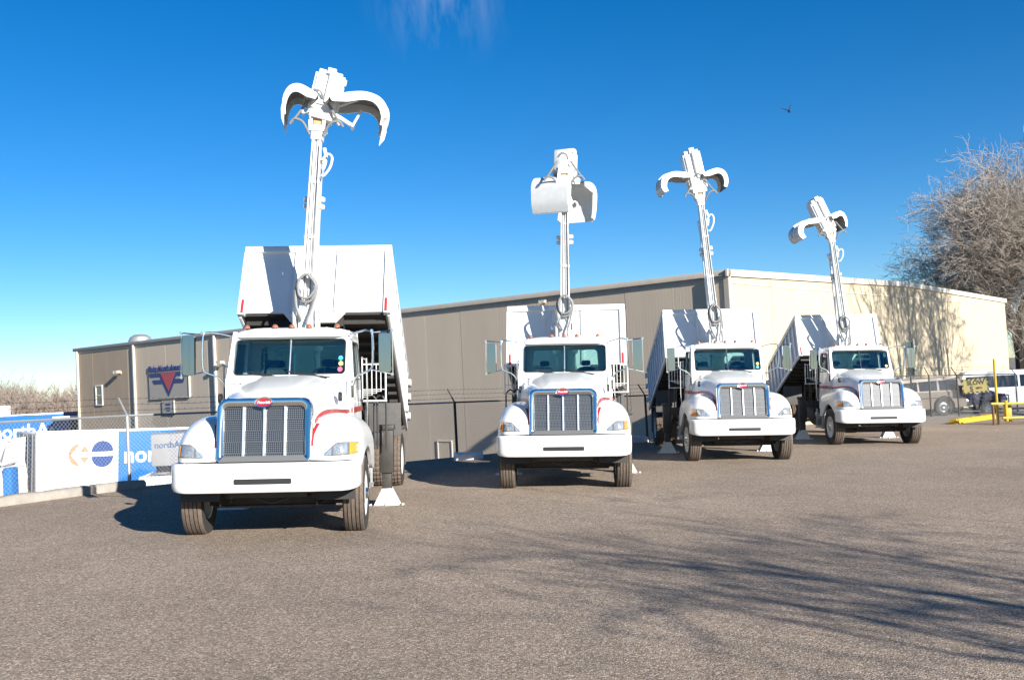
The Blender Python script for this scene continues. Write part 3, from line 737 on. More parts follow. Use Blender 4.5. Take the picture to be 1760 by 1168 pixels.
def g_tine_plate():
    P = tine_prof(); b = MB(); W = .40
    b.grid(len(P), 2, lambda u, v: (P[round(u*(len(P)-1))].x, (v*2-1)*W, P[round(u*(len(P)-1))].z)); 
    b.grid(len(P), 2, lambda u, v: (P[round(u*(len(P)-1))].x*.985, (v*2-1)*W, P[round(u*(len(P)-1))].z-.02), flip=True)
    return b
def g_tine(teeth=True):
    b = g_tine_plate(); P = tine_prof(); n = len(P)
    inn = []
    for i, p in enumerate(P):
        t = (P[min(i+1, n-1)]-P[max(i-1, 0)]).normalized(); nn = Vector((-t.z, 0, t.x)); nn = -nn if nn.dot(Vector((.5, 0, .0))-p) < 0 and i > 6 else nn
        nn = Vector((t.z, 0, -t.x)); wdt = .21*(1-(.75 if teeth else .45)*(i/(n-1))**2)*min(1, .55+i/10)
        inn.append(p+nn*wdt)
    out = [(p.x, p.z) for p in P]; poly = out + [(p.x, p.z) for p in inn[::-1]]
    for y in (-.43, .40): b.plate(poly, [], .03, lambda u, v, w_: (u, y+w_, v))
    # teeth
    for y in ((-.415, .37) if teeth else ()):
        b.plate([(1.035, .10), (1.055, -.02), (1.03, -.22), (.955, -.38), (.965, -.2), (.95, -.05), (.97, .1)], [], .06, lambda u, v, w_: (u, y-.015+w_, v))
    for y in (() if BOXY[0] else (-.15, .13)):
        out2 = [(p.x+(.035 if i > 8 else .01*i/8), p.z+(.035 if i <= 22 else .0)) for i, p in enumerate(P)]
        b.plate([(p.x, p.z) for p in P[3:26]] + out2[3:26][::-1], [], .025, lambda u, v, w_: (u, y+w_, v))
    b.plate([(.08, .25), (.3, .42), (.55, .50), (.34, .36), (.12, .2)], [], .12, lambda u, v, w_: (u, w_-.06, v))
    return b.mesh('tine', 'boompaint', ang=40)
def g_lining():
    P = tine_prof(); b = MB(); k = len(P)-1
    b.grid(len(P), 2, lambda u, v: (P[round(u*k)].x*.985-.004, (v*2-1)*.395, P[round(u*k)].z-.026)); return b.mesh('tine_lining', 'boompaint' if BOXY[0] else 'worn', recalc=False)
def g_cyl():
    b = MB(); b.tube([(.16, -.12, .30), (.52, -.1, .18)], .035, 8); b.tube([(.52, -.1, .18), (.60, -.1, .47)], .022, 8); b.cyl((.52, -.18, .18), (.52, .1, .18), .03, 8); b.tube([(.14, -.15, .5), (.30, -.14, .12)], .025, 8)
    return b.mesh('tine_link', 'boompaint')
def g_hose():
    b = MB(); 
    for s in (-1, 1):
        b.tube(smoothpts([(s*.11, -.14, -.12), (s*.22, -.2, .06), (s*.36, -.2, .10), (s*.42, -.18, .02), (s*.30, -.2, .18), (s*.14, -.2, .42)], 5), .020, 6)
    b.tube(smoothpts([(-.13, -.2, .5), (-.05, -.24, .58), (.05, -.24, .55), (.08, -.2, .45)], 4), .018, 6)
    return b.mesh('grapple_hose', 'hose')

def make_truck(x, y, yaw, box_a, lean, tipz, g_lean, g_yaw, tl, tr, label, stickers, ext=0, teeth=False, tz=.30, hf=1.12, ty=.78, boxy=False):
    root = bpy.data.objects.new('grapple_truck', None); COL.objects.link(root)
    root.matrix_world = Matrix.Translation(Vector((x, y, SL*x))) @ Matrix.Rotation(math.atan(-SL), 4, 'Y') @ Matrix.Rotation(yaw, 4, 'Z')
    tag(root, label, 'truck', 'white grapple trucks parked in a row')
    part('hood', 'hood', hood_mesh, root)
    part('bumper', 'bumper', bumper_mesh, root)
    def slotm():
        return MB().plate(rrect(-.36, .36, .765, .835, .02), [], .03, lambda u, v, w_: (u, -.004+w_, v)).mesh('bumper_slot', 'black')
    part('bumper_slot', 'slot', slotm, root)
    def lower_valance(): return boxmesh('bumper_bracket', 'dark', [(-1.0, 1.0, .14, .30, .70, 1.02), (-.58, .58, .10, .2, 1.0, 1.05)])
    part('bumper_bracket', 'valance', lower_valance, root)
    for sx in (-1, 1):
        f = part('fender', ('fender', sx), lambda: (fender_mesh() if sx > 0 else fender_mesh().mirror()).mesh('fender', 'paint', ang=50), root)
        hl = part('headlight', ('hl', sx, 0), lambda: headlight_parts(sx)[0][1], root)
        for i, nm in ((1, 'lens'), (2, 'turn_signal'), (3, 'running_lamp')): part(nm, ('hl', sx, i), lambda: headlight_parts(sx)[i][1], hl)
        part('red_stripe', ('stripe', sx), lambda: stripe_mesh(sx), root)
        part('red_stripe', ('sstripe', sx), lambda: side_stripe(sx), root)
        part('cab_side', ('side', sx), lambda: side_shell(sx), root)
        d = part('door', ('door', sx), lambda: door_mesh(sx), root)
        def handle():
            b = MB(); b.box(.92, .95, 2.78, 2.92, 1.72, 1.76)
            if sx < 0: b.mirror()
            return b.mesh('handle', 'black', bevel=.006)
        part('handle', ('handle', sx), handle, d)
        def dglass():
            return MB().plate([(2.045, 2.13), (2.25, 2.07), (2.87, 2.07), (2.87, 2.58), (2.83, 2.62), (2.27, 2.62), (2.22, 2.59)], [], .005, lambda u, v, w_: (sx*(cabx(v)-.02+w_), u, v)).mesh('door_window', 'glass')
        part('door_window', ('dglass', sx), dglass, d)
        def dtrim():
            h = [(2.045, 2.13), (2.25, 2.07), (2.87, 2.07), (2.87, 2.58), (2.83, 2.62), (2.27, 2.62), (2.22, 2.59)]
            b = MB(); b.tube([(sx*(cabx(v)+.014), u, v) for u, v in h], .011, 5, closed=True); b.tube([(sx*(cabx(2.1)), 2.30, 2.07), (sx*cabx(2.62), 2.33, 2.62)], .010, 5); return b.mesh('window_seal', 'black')
        part('window_seal', ('dtrim', sx), dtrim, d)
        mi = part('mirror', ('mirror', sx), lambda: mirror_mesh(sx), root)
        part('mirror_glass', ('mglass', sx), lambda: mirror_glass(sx), mi)
        part('mirror_arm', ('marm', sx), lambda: mirror_arm(sx), root)
        def intake():
            b = MB()
            b.plate([(1.20+.075*math.cos(2*math.pi*k/16), 1.83+.065*math.sin(2*math.pi*k/16)) for k in range(16)], [], .03, lambda u, v, w_: (sx*(.805+w_), u, v)); return b.mesh('air_intake', 'black', bevel=.006)
        part('air_intake', ('intake', sx), intake, root)
        def sidelamp():
            b = MB(); b.box(.893, .925, 1.83, 1.90, 1.80, 1.98)
            if sx < 0: b.mirror()
            return b.mesh('cowl_hinge', 'black', bevel=.012)
        part('cowl_hinge', ('sl', sx), sidelamp, root)
        def liner():
            b = MB(); b.grid(20, 2, lambda u, v: (sx*(.62+.50*v), 1.0+.66*math.cos(math.pi*u), .52+.655*math.sin(math.pi*u)))
            b.grid(20, 2, lambda u, v: (sx*.62, 1.0+.66*math.cos(math.pi*u), .45+(.08+.65*math.sin(math.pi*u))*v)); return b.mesh('wheel_well', 'floor_under')
        part('wheel_well', ('liner', sx), liner, root)
        part('fuel_tank' , ('tank', sx), lambda: tank(sx), root)
        part('step', ('steps', sx), lambda: steps(sx), root)
        part('access_ladder', ('rack', sx), lambda: rack(sx), root)
        part('control_handrail', ('hoops', sx), lambda: hoops(sx), root)
        part('grab_handle', ('grab', sx), lambda: grab_handle(sx), root)
        part('mud_flap', ('flap', sx), lambda: fender_flap(sx), root)
        outrigger(root, sx, ext)
        wheel(root, sx*1.05, 1.0, sx, steer=rad(2))
        wheel(root, sx*1.13, 6.75, sx, rear=True); wheel(root, sx*.80, 6.75, sx, rear=True, inner=True)
    part('outrigger_beam', 'beam', beam, root)
    part('windscreen_frame', 'cabfront', cab_front, root)
    def wglass(): return MB().plate(rrect(-.805, .805, 2.145, 2.665, .06), [], .006, lambda u, v, w_: WS(u, v, .02+w_)).mesh('windscreen', 'glass')
    ws = part('windscreen', 'wglass', wglass, root)
    def wseal():
        b = MB(); b.tube([WS(u, v, .012) for u, v in rrect(-.80, .80, 2.15, 2.66, .06)], .013, 5, closed=True); return b.mesh('windscreen_seal', 'black')
    part('windscreen_seal', 'wseal', wseal, root)
    def wpost():
        b = MB(); b.tube([WS(0, 2.145, .008), WS(0, 2.665, .008)], .016, 6); return b.mesh('windscreen_post', 'steel')
    part('windscreen_post', 'wpost', wpost, root)
    for (sx_, sz_, r_, col) in stickers:
        def st():
            b = MB(); b.plate([(r_*math.cos(2*math.pi*k/20), r_*math.sin(2*math.pi*k/20)) for k in range(20)], [], .003, lambda u, v, w_: WS(sx_+u, sz_+v, .008+w_)); return b.mesh('sticker', col)
        obj('sticker', st(), ws)
    wp = part('wiper', 'wiper', wiper_mesh, root)
    part('cab_roof', 'roof', roof_mesh, root)
    part('cab_wall', 'cowl', cowl_mesh, root); part('cowl', 'cowlf', cowl_front, root)
    def rglass():
        b = MB()
        for a in (1,): b.plate(rrect(-.68, .68, 2.10, 2.60, .07), [], .005, lambda u, v, w_: (u, 3.08+w_, v))
        return b.mesh('rear_window', 'glass')
    part('rear_window', 'rglass', rglass, root)
    part('dashboard', 'inter', interior, root); [part('seat', 'seats', seats, root, loc=(q_, 0, 0)) for q_ in (-.42, .42)]; part('steering_wheel', 'steer', steering, root)
    for x_ in (-.66, -.25, 0, .25, .66):
        def ml():
            b = MB(); superdome(b, 0, 0, 0, .042, .075, .055, 2.4, 16, 6, 2.2); return b.mesh('marker_light', 'brownlens')
        part('marker_light', 'ml', ml, root, loc=(x_, 2.14, 2.838 if abs(x_) < .5 else 2.832))
    # grille
    def surround():
        out = rrect(-.605, .605, 1.045, 1.845, [.05, .14, .14, .05], 6); inn = rrect(-.505, .505, 1.115, 1.735, [.03, .06, .06, .03], 6)
        b = MB(); n = len(out)
        rings = [[(x_, grille_y(z_)+.12, z_) for x_, z_ in out], [(x_*.995, grille_y(z_)+.02, z_) for x_, z_ in out], [(x_*.97, grille_y(z_)-.012, 1.44+(z_-1.44)*.975) for x_, z_ in out],
                 [((x_+X_)/2, grille_y((z_+Z_)/2)-.016, (z_+Z_)/2) for (x_, z_), (X_, Z_) in zip(out, inn)], [(x_*1.02, grille_y(z_)+.006, 1.44+(z_-1.44)*1.02) for x_, z_ in inn], [(x_, grille_y(z_)+.06, z_) for x_, z_ in inn]]
        b.add([p for R in rings for p in R], [(i*n+k, i*n+(k+1) % n, (i+1)*n+(k+1) % n, (i+1)*n+k) for i in range(5) for k in range(n)]); return b.mesh('grille_surround', 'surround', ang=50)
    gs = part('grille', 'surround', surround, root)
    part('grille_mesh', 'gmesh', lambda: MB().plate(rrect(-.53, .53, 1.09, 1.76, .05), [], .02, lambda u, v, w_: (u, grille_y(v)+.04+w_, v)).mesh('grille_mesh', 'grille'), gs)
    for x_ in (-.262, 0, .262):
        part('grille_bar', 'gbar', lambda: MB().plate([(-.012, 1.105), (.012, 1.105), (.012, 1.735), (-.012, 1.735)], [], -.035, lambda u, v, w_: (u, grille_y(v)+.045+w_, v)).mesh('grille_bar', 'satin', bevel=.008), gs, loc=(x_, 0, 0))
    part('grille_sill', 'gsill', lambda: MB().plate([(-.56, 1.048), (.56, 1.048), (.5, 1.115), (-.5, 1.115)], [], -.03, lambda u, v, w_: (u, grille_y(v)+.01+w_, v)).mesh('grille_sill', 'lampdark', bevel=.006), gs)
    def badge(r1, r2, y0, y1, m):
        return MB().plate([(r1*math.cos(2*math.pi*k/28), 1.79+r2*math.sin(2*math.pi*k/28)) for k in range(28)], [], y1-y0, lambda u, v, w_: (u, grille_y(v)+y0+w_, v)).mesh('emblem', m, bevel=.003)
    em = part('emblem', 'badge1', lambda: badge(.118, .066, -.042, -.01, 'chrome'), gs)
    part('emblem_enamel', 'badge2', lambda: badge(.098, .048, -.048, -.02, 'badge'), gs)
    def btxt():
        me = text_mesh('Peterbilt', .047, 'white', .002, .0006, shear=.25)
        for v in me.vertices: v.co = Vector((v.co.x, v.co.y+grille_y(1.79)-.052, v.co.z+1.775))
        return me
    part('emblem_lettering', 'btxt', btxt, gs)
    part('chassis', 'chassis', chassis, root); part('front_axle', 'faxle', axles, root); part('rear_axle', 'raxle', rear_axle, root); part('hydraulic_hoses', 'chside', chassis_side, root)
    # dump box
    bx = part('dump_box', 'box', box_body, root, loc=(0, 8.3, 1.02), rot=(-box_a, 0, 0))
    part('box_floor', 'bfloor', box_floor, bx); part('top_rail', 'brail', box_rail, bx); [part('bottom_rail', 'brailb', bottom_rail, bx, loc=(a_, 0, 0)) for a_ in (BW, -BW-.05)]; [part('tailgate_latch', 'hg', hinge_gate, bx, loc=(a_, b_, c_)) for a_ in (-1.28, 1.27) for b_, c_ in ((.05, .3), (.05, .75), (.07, 1.1), (-.6, .15))]
    for i in range(9):
        for sx in (-1, 1): part('side_rib', 'rib', box_rib, bx, loc=(sx*BW, -BL+.48+i*.50, 0), rot=(0, 0, 0 if sx > 0 else math.pi))
    for x_ in (-.36, .36): part('front_post', 'fpost', front_post, bx, loc=(x_, -BL, 0))
    for x_ in (-BW, BW):
        part('corner_post', 'cpost', corner_post, bx, loc=(x_, -BL, 0)); part('reflector', 'refl', reflector, bx, loc=(x_*.985, -BL, 0))
    # hoist under the raised box
    pz = Matrix.Rotation(-box_a, 4, 'X') @ Vector((0, -2.4, -.1)) + Vector((0, 8.3, 1.02))
    hb = MB(); hb.tube([(0, 4.9, .85), pz], .09, 12); hb.tube([(.25, 7.4, .9), pz + Vector((.25, 0, 0))], .05, 8); hb.tube([(-.25, 7.4, .9), pz + Vector((-.25, 0, 0))], .05, 8)
    obj('hoist_cylinder', hb.mesh('hoist_cylinder', 'dark'), root)
    # boom
    colm = part('boom_column', 'boombase', boom_base, root, loc=(0, 3.42, .98))
    PZ = 3.10; Hh = tipz-PZ
    arm = part('boom_arm', 'boomarm', boom_arm, root, loc=(0, 3.42, PZ), rot=(0, lean, 0), scale=(1, 1, Hh/3.55))
    part('boom_stick', 'bstick', boom_stick, arm); part('hydraulic_line', 'bl', boom_lines, arm); part('hose_line', 'bd', boom_dark, arm); part('lift_cylinder', 'bc', boom_cyl, arm); part('bent_hose', 'bh', small_hoses, arm)
    for (lx, lz) in ((.125, 2.22), (.125, 2.08), (-.12, 2.2), (-.12, 2.07), (.12, 2.95)): part('hose_roller', 'lug', lug, arm, loc=(lx, .02, lz))
    part('hose_loop', 'loop', hose_loop, arm, loc=(0, -.02, .50))
    tip = Matrix.Rotation(lean, 4, 'Y') @ Vector((0, 0, Hh)) + Vector((0, 3.42, PZ))
    Mh = Matrix.Translation(tip) @ Matrix.Rotation(lean, 4, 'Y')
    hd = part('rotator_head', 'ghead', g_head, root, loc=tip, rot=(0, lean, 0)); part('wear_block', 'gblock', g_block, hd); boxy and obj('link_arm', boxmesh('link_arm', 'boompaint', [(-.09, .09, .05, .62, .10, .26), (-.14, .14, .36, .66, .0, .32)], .01), hd); part('grapple_hose', 'ghose', g_hose, hd)
    MM = Matrix.Translation(tip+Vector((0, .52 if boxy else 0, 0))) @ Matrix.Rotation(g_lean, 4, 'Y') @ Matrix.Rotation(g_yaw, 4, 'Z')
    gb = part('grapple', ('gbody', hf), lambda: g_body(hf), root); gb.matrix_local = MM
    BOXY[0] = boxy
    for sc, s, dz in ((tr[0], 1, tr[1]), (tl[0], -1, tl[1])):
        tn = part('tine', ('tine', s, teeth, boxy), lambda: g_tine(teeth) if s > 0 else mirrored(g_tine(teeth)), gb, scale=(sc, ty, .92 if boxy else .70), rot=(0, dz, 0), loc=(0, 0, tz))
        part('tine_lining', ('lining', s, boxy), lambda: g_lining() if s > 0 else mirrored(g_lining()), tn)
        if teeth: part('tine_link', ('glink', s), lambda: g_cyl() if s > 0 else mirrored(g_cyl()), gb, scale=(.55 if s < 0 else 1, 1, 1))
    return root
def mirrored(me):
    for v in me.vertices: v.co.x = -v.co.x
    me.flip_normals(); return me

MT['st_blue'] = mat('sticker_blue', (.05, .45, .7), .4); MT['st_yel'] = mat('sticker_yellow', (.8, .65, .2), .4); MT['st_red'] = mat('sticker_red', (.75, .12, .22), .4)
random.seed(3)
make_truck(-3.25, 12.55, rad(2.3), rad(28), rad(4.0), 6.12, rad(14), rad(8), (.58, rad(-10)), (1.02, rad(-8)),
           'white grapple truck nearest the camera, far left of the row, its box raised highest', [(.735, 2.38, .033, 'st_blue'), (.74, 2.30, .033, 'st_yel'), (.73, 2.215, .035, 'st_red')], teeth=True, tz=.20, hf=.78, ty=1)
make_truck(.77, 17.4, rad(-4.1), rad(16), rad(.7), 6.12, rad(2), rad(64), (1.0, rad(-4)), (1.0, rad(6)),
           'white grapple truck second from left, its grapple turned with broad plates facing the camera', [], 0, tz=-.14, hf=.62, ty=1.0, boxy=True)
make_truck(5.13, 22.6, rad(-1.5), rad(19), rad(-5.3), 6.72, rad(-12), rad(6), (1.0, rad(4)), (.72, rad(12)),
           'white grapple truck third from left, standing in front of the corner of the building', [(.735, 2.30, .035, 'st_yel'), (.73, 2.215, .035, 'st_blue')], .05)
make_truck(9.94, 27.1, rad(-2.2), rad(20), rad(-6), 6.25, rad(-24), rad(14), (1.10, rad(4)), (.52, rad(18)),
           'white grapple truck farthest away at the right end of the row, near the yellow curb', [(.73, 2.22, .035, 'st_yel')], .05)

# ------------------------------------------------------------------ the warehouse
CORN = Vector((7.91, 35.89)); DA = Vector((-.770, .638)); DB = Vector((.638, .770))
LA, LB, ZE, ZR = 48.2, 38.8, 5.45, 5.78
NA = Vector((-DB.x, -DB.y)); NB = Vector((-DA.x, -DA.y))       # outward normals (towards the yard): wall A faces -DB, wall B faces -DA
wh = bpy.data.objects.new('warehouse', None); COL.objects.link(wh); wh.location = (CORN.x, CORN.y, -.3)
tag(wh, 'long tan and cream panel clad warehouse with low roof standing behind the trucks', 'warehouse')
LOC = wh.location.copy()
def onA(t, z, off=0): p = CORN+DA*t+NA*off; return Vector((p.x, p.y, z))-LOC
def onB(t, z, off=0): p = CORN+DB*t+NB*off; return Vector((p.x, p.y, z))-LOC
def zroof(t): return ZE+(ZR-ZE)*(1-abs(t-LB/2)/(LB/2))
def slab(b, on, t0, t1, za, zb0, zb1, o0, o1):
    vs = [on(t0, za, o0), on(t1, za, o0), on(t0, zb0, o0), on(t1, zb1, o0), on(t0, za, o1), on(t1, za, o1), on(t0, zb0, o1), on(t1, zb1, o1)]
    b.add(vs, [(0, 1, 3, 2), (4, 6, 7, 5), (0, 4, 5, 1), (2, 3, 7, 6), (0, 2, 6, 4), (1, 5, 7, 3)])
b = MB()       # solid core
P = [(0, 0), (LA, 0), (LA, LB), (0, LB)]
def W(a, bb, z): p = CORN+DA*a+DB*bb-NA*.1*(0)+Vector((0, 0)); return Vector((p.x, p.y, z))-LOC
i_ = .12
vs = [W(a, c, z) for z in (-5.5, ZE-.05) for a, c in ((i_, i_), (LA-i_, i_), (LA-i_, LB-i_), (i_, LB-i_))]
b.add(vs, [(0, 1, 2, 3), (4, 7, 6, 5), (0, 4, 5, 1), (1, 5, 6, 2), (2, 6, 7, 3), (3, 7, 4, 0)])
obj('wall', b.mesh('wall', 'core'), wh)
# wall panels: each its own part, joints between them
def panels(on, L, edges, zb, m, zt):
    for i in range(len(edges)-1):
        t0, t1 = edges[i]+.009, edges[i+1]-.009; b = MB(); mm = m(t0) if callable(m) else m
        slab(b, on, t0, t1, zb, zt(t0), zt(t1), -.115, 0.0 + (.004 if i % 2 else 0)); obj('wall_panel', b.mesh('wall_panel', mm, smooth=False), wh)
DS = [0.9, 7.3+.0, 16.5, 25.8, 34.7, 40.3, 48.9]
eA = [0, 2.26]
while eA[-1] < LA-3: eA.append(eA[-1]+2.19)
eA.append(LA)
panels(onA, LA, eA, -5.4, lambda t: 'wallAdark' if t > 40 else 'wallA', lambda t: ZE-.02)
eB = [0]
while eB[-1] < LB-4: eB.append(eB[-1]+3.5)
eB.append(LB)
panels(onB, LB, eB, -2.2, 'wallB', lambda t: zroof(t)-.02)
# roof, fascia and gutter
b = MB(); ov = .01
def RW(a, c, z): p = CORN+DA*a+DB*c; return Vector((p.x, p.y, z))-LOC
r = []
for a in (-ov, LA+ov):
    r += [RW(a, -ov, ZE+.03), RW(a, LB/2, ZR+.03), RW(a, LB+ov, ZE+.03), RW(a, -ov, ZE-.07), RW(a, LB/2, ZR-.07), RW(a, LB+ov, ZE-.07)]
b.add(r, [(0, 1, 7, 6), (1, 2, 8, 7), (3, 9, 10, 4), (4, 10, 11, 5), (0, 3, 4, 1), (1, 4, 5, 2), (6, 7, 10, 9), (7, 8, 11, 10), (0, 6, 9, 3), (2, 5, 11, 8)])
obj('roof', b.mesh('roof', 'roofm'), wh)
b = MB(); slab(b, onA, -.2, LA+.25, ZE-.12, ZE+.09, ZE+.09, .012, .13); obj('gutter', b.mesh('gutter', 'gutter', bevel=.02), wh)
b = MB(); slab(b, onA, 0, LA, ZE-.30, ZE-.13, ZE-.13, .008, .025); obj('fascia', b.mesh('fascia', 'gutter', bevel=.005), wh)
b = MB()
slab(b, onB, -.2, LB/2, ZE-.10, ZE+.10, ZR+.10, .015, .09); b.v[-8] = tuple(onB(-.2, ZE-.15, .015)); b.v[-4] = tuple(onB(-.2, ZE-.15, .09)); b.v[-7] = tuple(onB(LB/2, ZR-.15, .015)); b.v[-3] = tuple(onB(LB/2, ZR-.15, .09))
slab(b, onB, LB/2, LB+.2, ZE-.10, ZR+.10, ZE+.10, .015, .09); b.v[-8] = tuple(onB(LB/2, ZR-.15, .015)); b.v[-4] = tuple(onB(LB/2, ZR-.15, .09)); b.v[-7] = tuple(onB(LB+.2, ZE-.15, .015)); b.v[-3] = tuple(onB(LB+.2, ZE-.15, .09))
obj('rake_trim', b.mesh('rake_trim', 'trim'), wh)
b = MB(); slab(b, onB, .1, LB, ZE-.40, ZE-.36, ZE-.36, .005, .035); obj('trim_strip', b.mesh('trim_strip', 'trim'), wh)
b = MB(); slab(b, onA, -.03, .16, -5, ZE-.13, ZE-.13, .004, .05); obj('corner_trim', b.mesh('corner_trim', 'gutter'), wh)
b = MB(); slab(b, onB, -.03, .14, -2, ZE-.16, ZE-.16, .008, .05); obj('corner_trim', b.mesh('corner_trim', 'trim'), wh)
for t in (.74, 24.2, 32.1, 40.8, 47.95):
    b = MB(); slab(b, onA, t-.09, t+.09, -5, ZE-.13, ZE-.13, .02, .15); obj('downspout', b.mesh('downspout', 'trim', bevel=.02), wh)
    
# window, louvre, door frame
def framed(on, t0, t1, z0, z1, name, fm, gm, wd=.09):
    b = MB(); slab(b, on, t0, t1, z0, z0+wd, z0+wd, .006, .07); slab(b, on, t0, t1, z1-wd, z1, z1, .006, .07); slab(b, on, t0, t0+wd, z0+wd, z1-wd, z1-wd, .006, .07); slab(b, on, t1-wd, t1, z0+wd, z1-wd, z1-wd, .006, .07)
    slab(b, on, t0+wd, t1-wd, (z0+z1)/2-.03, (z0+z1)/2+.03, (z0+z1)/2+.03, .006, .05)
    f = obj(name, b.mesh(name, fm), wh)
    b = MB(); slab(b, on, t0+wd, t1-wd, z0+wd, z1-wd, z1-wd, .006, .022); obj('pane', b.mesh('pane', gm), f)
MT['paneglass'] = mat('window_pane', (.10, .13, .13), .15, 0, .4, .3, 3)
framed(onA, 44.85, 45.75, 1.65, 3.0, 'window', 'trim', 'paneglass')
framed(onB, 18.5, 19.7, 1.0, 2.9, 'window', 'trim', 'paneglass')
def rectframe(t0, t1, z0, z1, wd, m, name, fill):
    b = MB()
    slab(b, onA, t0, t1, z1-wd, z1, z1, .006, .05); slab(b, onA, t0, t0+wd, z0, z1-wd, z1-wd, .006, .05); slab(b, onA, t1-wd, t1, z0, z1-wd, z1-wd, .006, .05)
    f = obj(name, b.mesh(name, m), wh); b = MB(); slab(b, onA, t0+wd, t1-wd, z0, z1-wd, z1-wd, .006, .02); obj('door_leaf', b.mesh('door_leaf', fill), f)
rectframe(14.05, 14.98, -1.5, -.6, .06, 'trim', 'door_frame', 'wallA')
# turbine-like round ventilator on the roof
b = MB(); p = CORN+DA*46.0+DB*3.4; c = Vector((p.x, p.y, ZE))-LOC
b.lathe([(0, 0), (0, .78), (.45, .78), (.70, .66), (.86, .40), (.90, 0)], 24, 'z'); b.v = [tuple(Vector(v)+c) for v in b.v]
obj('roof_ventilator', b.mesh('roof_ventilator', 'galv'), wh)
# wall lights
def wall_light(t, z, label, sc_=.85):
    o = bpy.data.objects.new('wall_light', None); COL.objects.link(o); o.location = onA(t, z, 0)+LOC; o.rotation_euler = (0, 0, math.atan2(-DA.y, -DA.x))
    tag(o, label, 'wall light')
    b = MB(); b.box(-.06, .06, -.05, 0, -.1, .1); b.tube([(0, -.05, 0), (0, -.22, .03)], .03, 8); obj('bracket', b.mesh('bracket', 'trim'), o)
    b = MB(); b.plate([(-.18, -.05), (-.26, .14), (.26, .14), (.18, -.05)], [], .30, lambda u, v, w_: (u, -.5+w_, v)); obj('lamp_housing', b.mesh('lamp_housing', 'trim', bevel=.02), o); o.scale = (sc_, sc_, sc_)

wall_light(42.5, 3.68, 'small wall light beside the narrow window at the far left end of the warehouse')
wall_light(31.3, 3.72, 'wall light beside the white downspout near the first truck cab')
wall_light(8.37, 5.10, 'small light high under the eave of the tan wall behind the second truck', .55)
# signs on the wall
TA = math.atan2(-DA.y, -DA.x)
def on_wall(name, t, z, off=.03):
    o = bpy.data.objects.new(name, None); COL.objects.link(o); o.location = onA(t, z, off)+LOC; o.rotation_euler = (0, 0, TA); return o
sg = on_wall('wall_sign', 39.07, 0, .02)         # local x runs to the right along the wall
tag(sg, 'large company sign with red triangle and dark blue wings on the tan wall', 'sign')
b = MB(); b.plate([(0, 1.96), (4.27, 1.96), (4.27, 3.50), (0, 3.50)], [], .06, lambda u, v, w_: (u, -w_, v)); obj('sign_board', b.mesh('sign_board', 'signback', bevel=.008), sg)
b = MB(); b.plate([(4.27, 1.95), (4.34, 1.95), (4.34, 3.5), (4.27, 3.5)], [], .10, lambda u, v, w_: (u, -w_, v)); b.plate([(0, 1.90), (4.27, 1.90), (4.27, 1.95), (0, 1.95)], [], .08, lambda u, v, w_: (u, -w_, v)); obj('sign_frame', b.mesh('sign_frame', 'trim'), sg)
fl = lambda y0: (lambda u, v, w_: (u, -y0-w_, v))
b = MB()
b.plate([(0.02, 3.46), (4.25, 3.46), (4.12, 3.22), (2.98, 3.22), (2.86, 3.04), (3.86, 3.04), (3.70, 2.80), (2.72, 2.80), (2.12, 2.02), (1.52, 2.80), (.55, 2.80), (.38, 3.04), (1.34, 3.04), (1.24, 3.22), (.12, 3.22)], [], .02, fl(.063)); obj('sign_wings', b.mesh('sign_wings', 'signblue'), sg)
b = MB(); b.plate([(1.30, 3.42), (2.92, 3.42), (2.12, 2.36)], [], .02, fl(.086)); obj('sign_triangle', b.mesh('sign_triangle', 'signred'), sg)
t_ = obj('sign_lettering', text_mesh('Bixby North American', .47, 'signblue', .02, .012, 'LEFT', squash=.98), sg, loc=(-.08, -.06, 3.58))
s2 = on_wall('wall_notice', 37.72, 0, .02); tag(s2, 'small white notice with blue writing on the wall below the large company sign', 'sign')
b = MB(); b.plate([(0, .95), (1.28, .95), (1.28, 1.78), (0, 1.78)], [], .06, fl(0)); obj('sign_board', b.mesh('sign_board', 'signback', bevel=.006), s2)
b = MB(); b.plate([(1.22, .95), (1.30, .95), (1.30, 1.78), (1.22, 1.78)], [], .03, fl(.06)); obj('sign_edge', b.mesh('sign_edge', 'trim'), s2)
b = MB()
for q in ((.35, 1.48, .5, .10), (.35, 1.30, .5, .07), (.42, 1.14, .4, .08)): b.plate([(q[0], q[1]), (q[0]+q[2], q[1]), (q[0]+q[2], q[1]+q[3]), (q[0], q[1]+q[3])], [], .008, fl(.062))
obj('sign_print', b.mesh('sign_print', 'midblue'), s2)

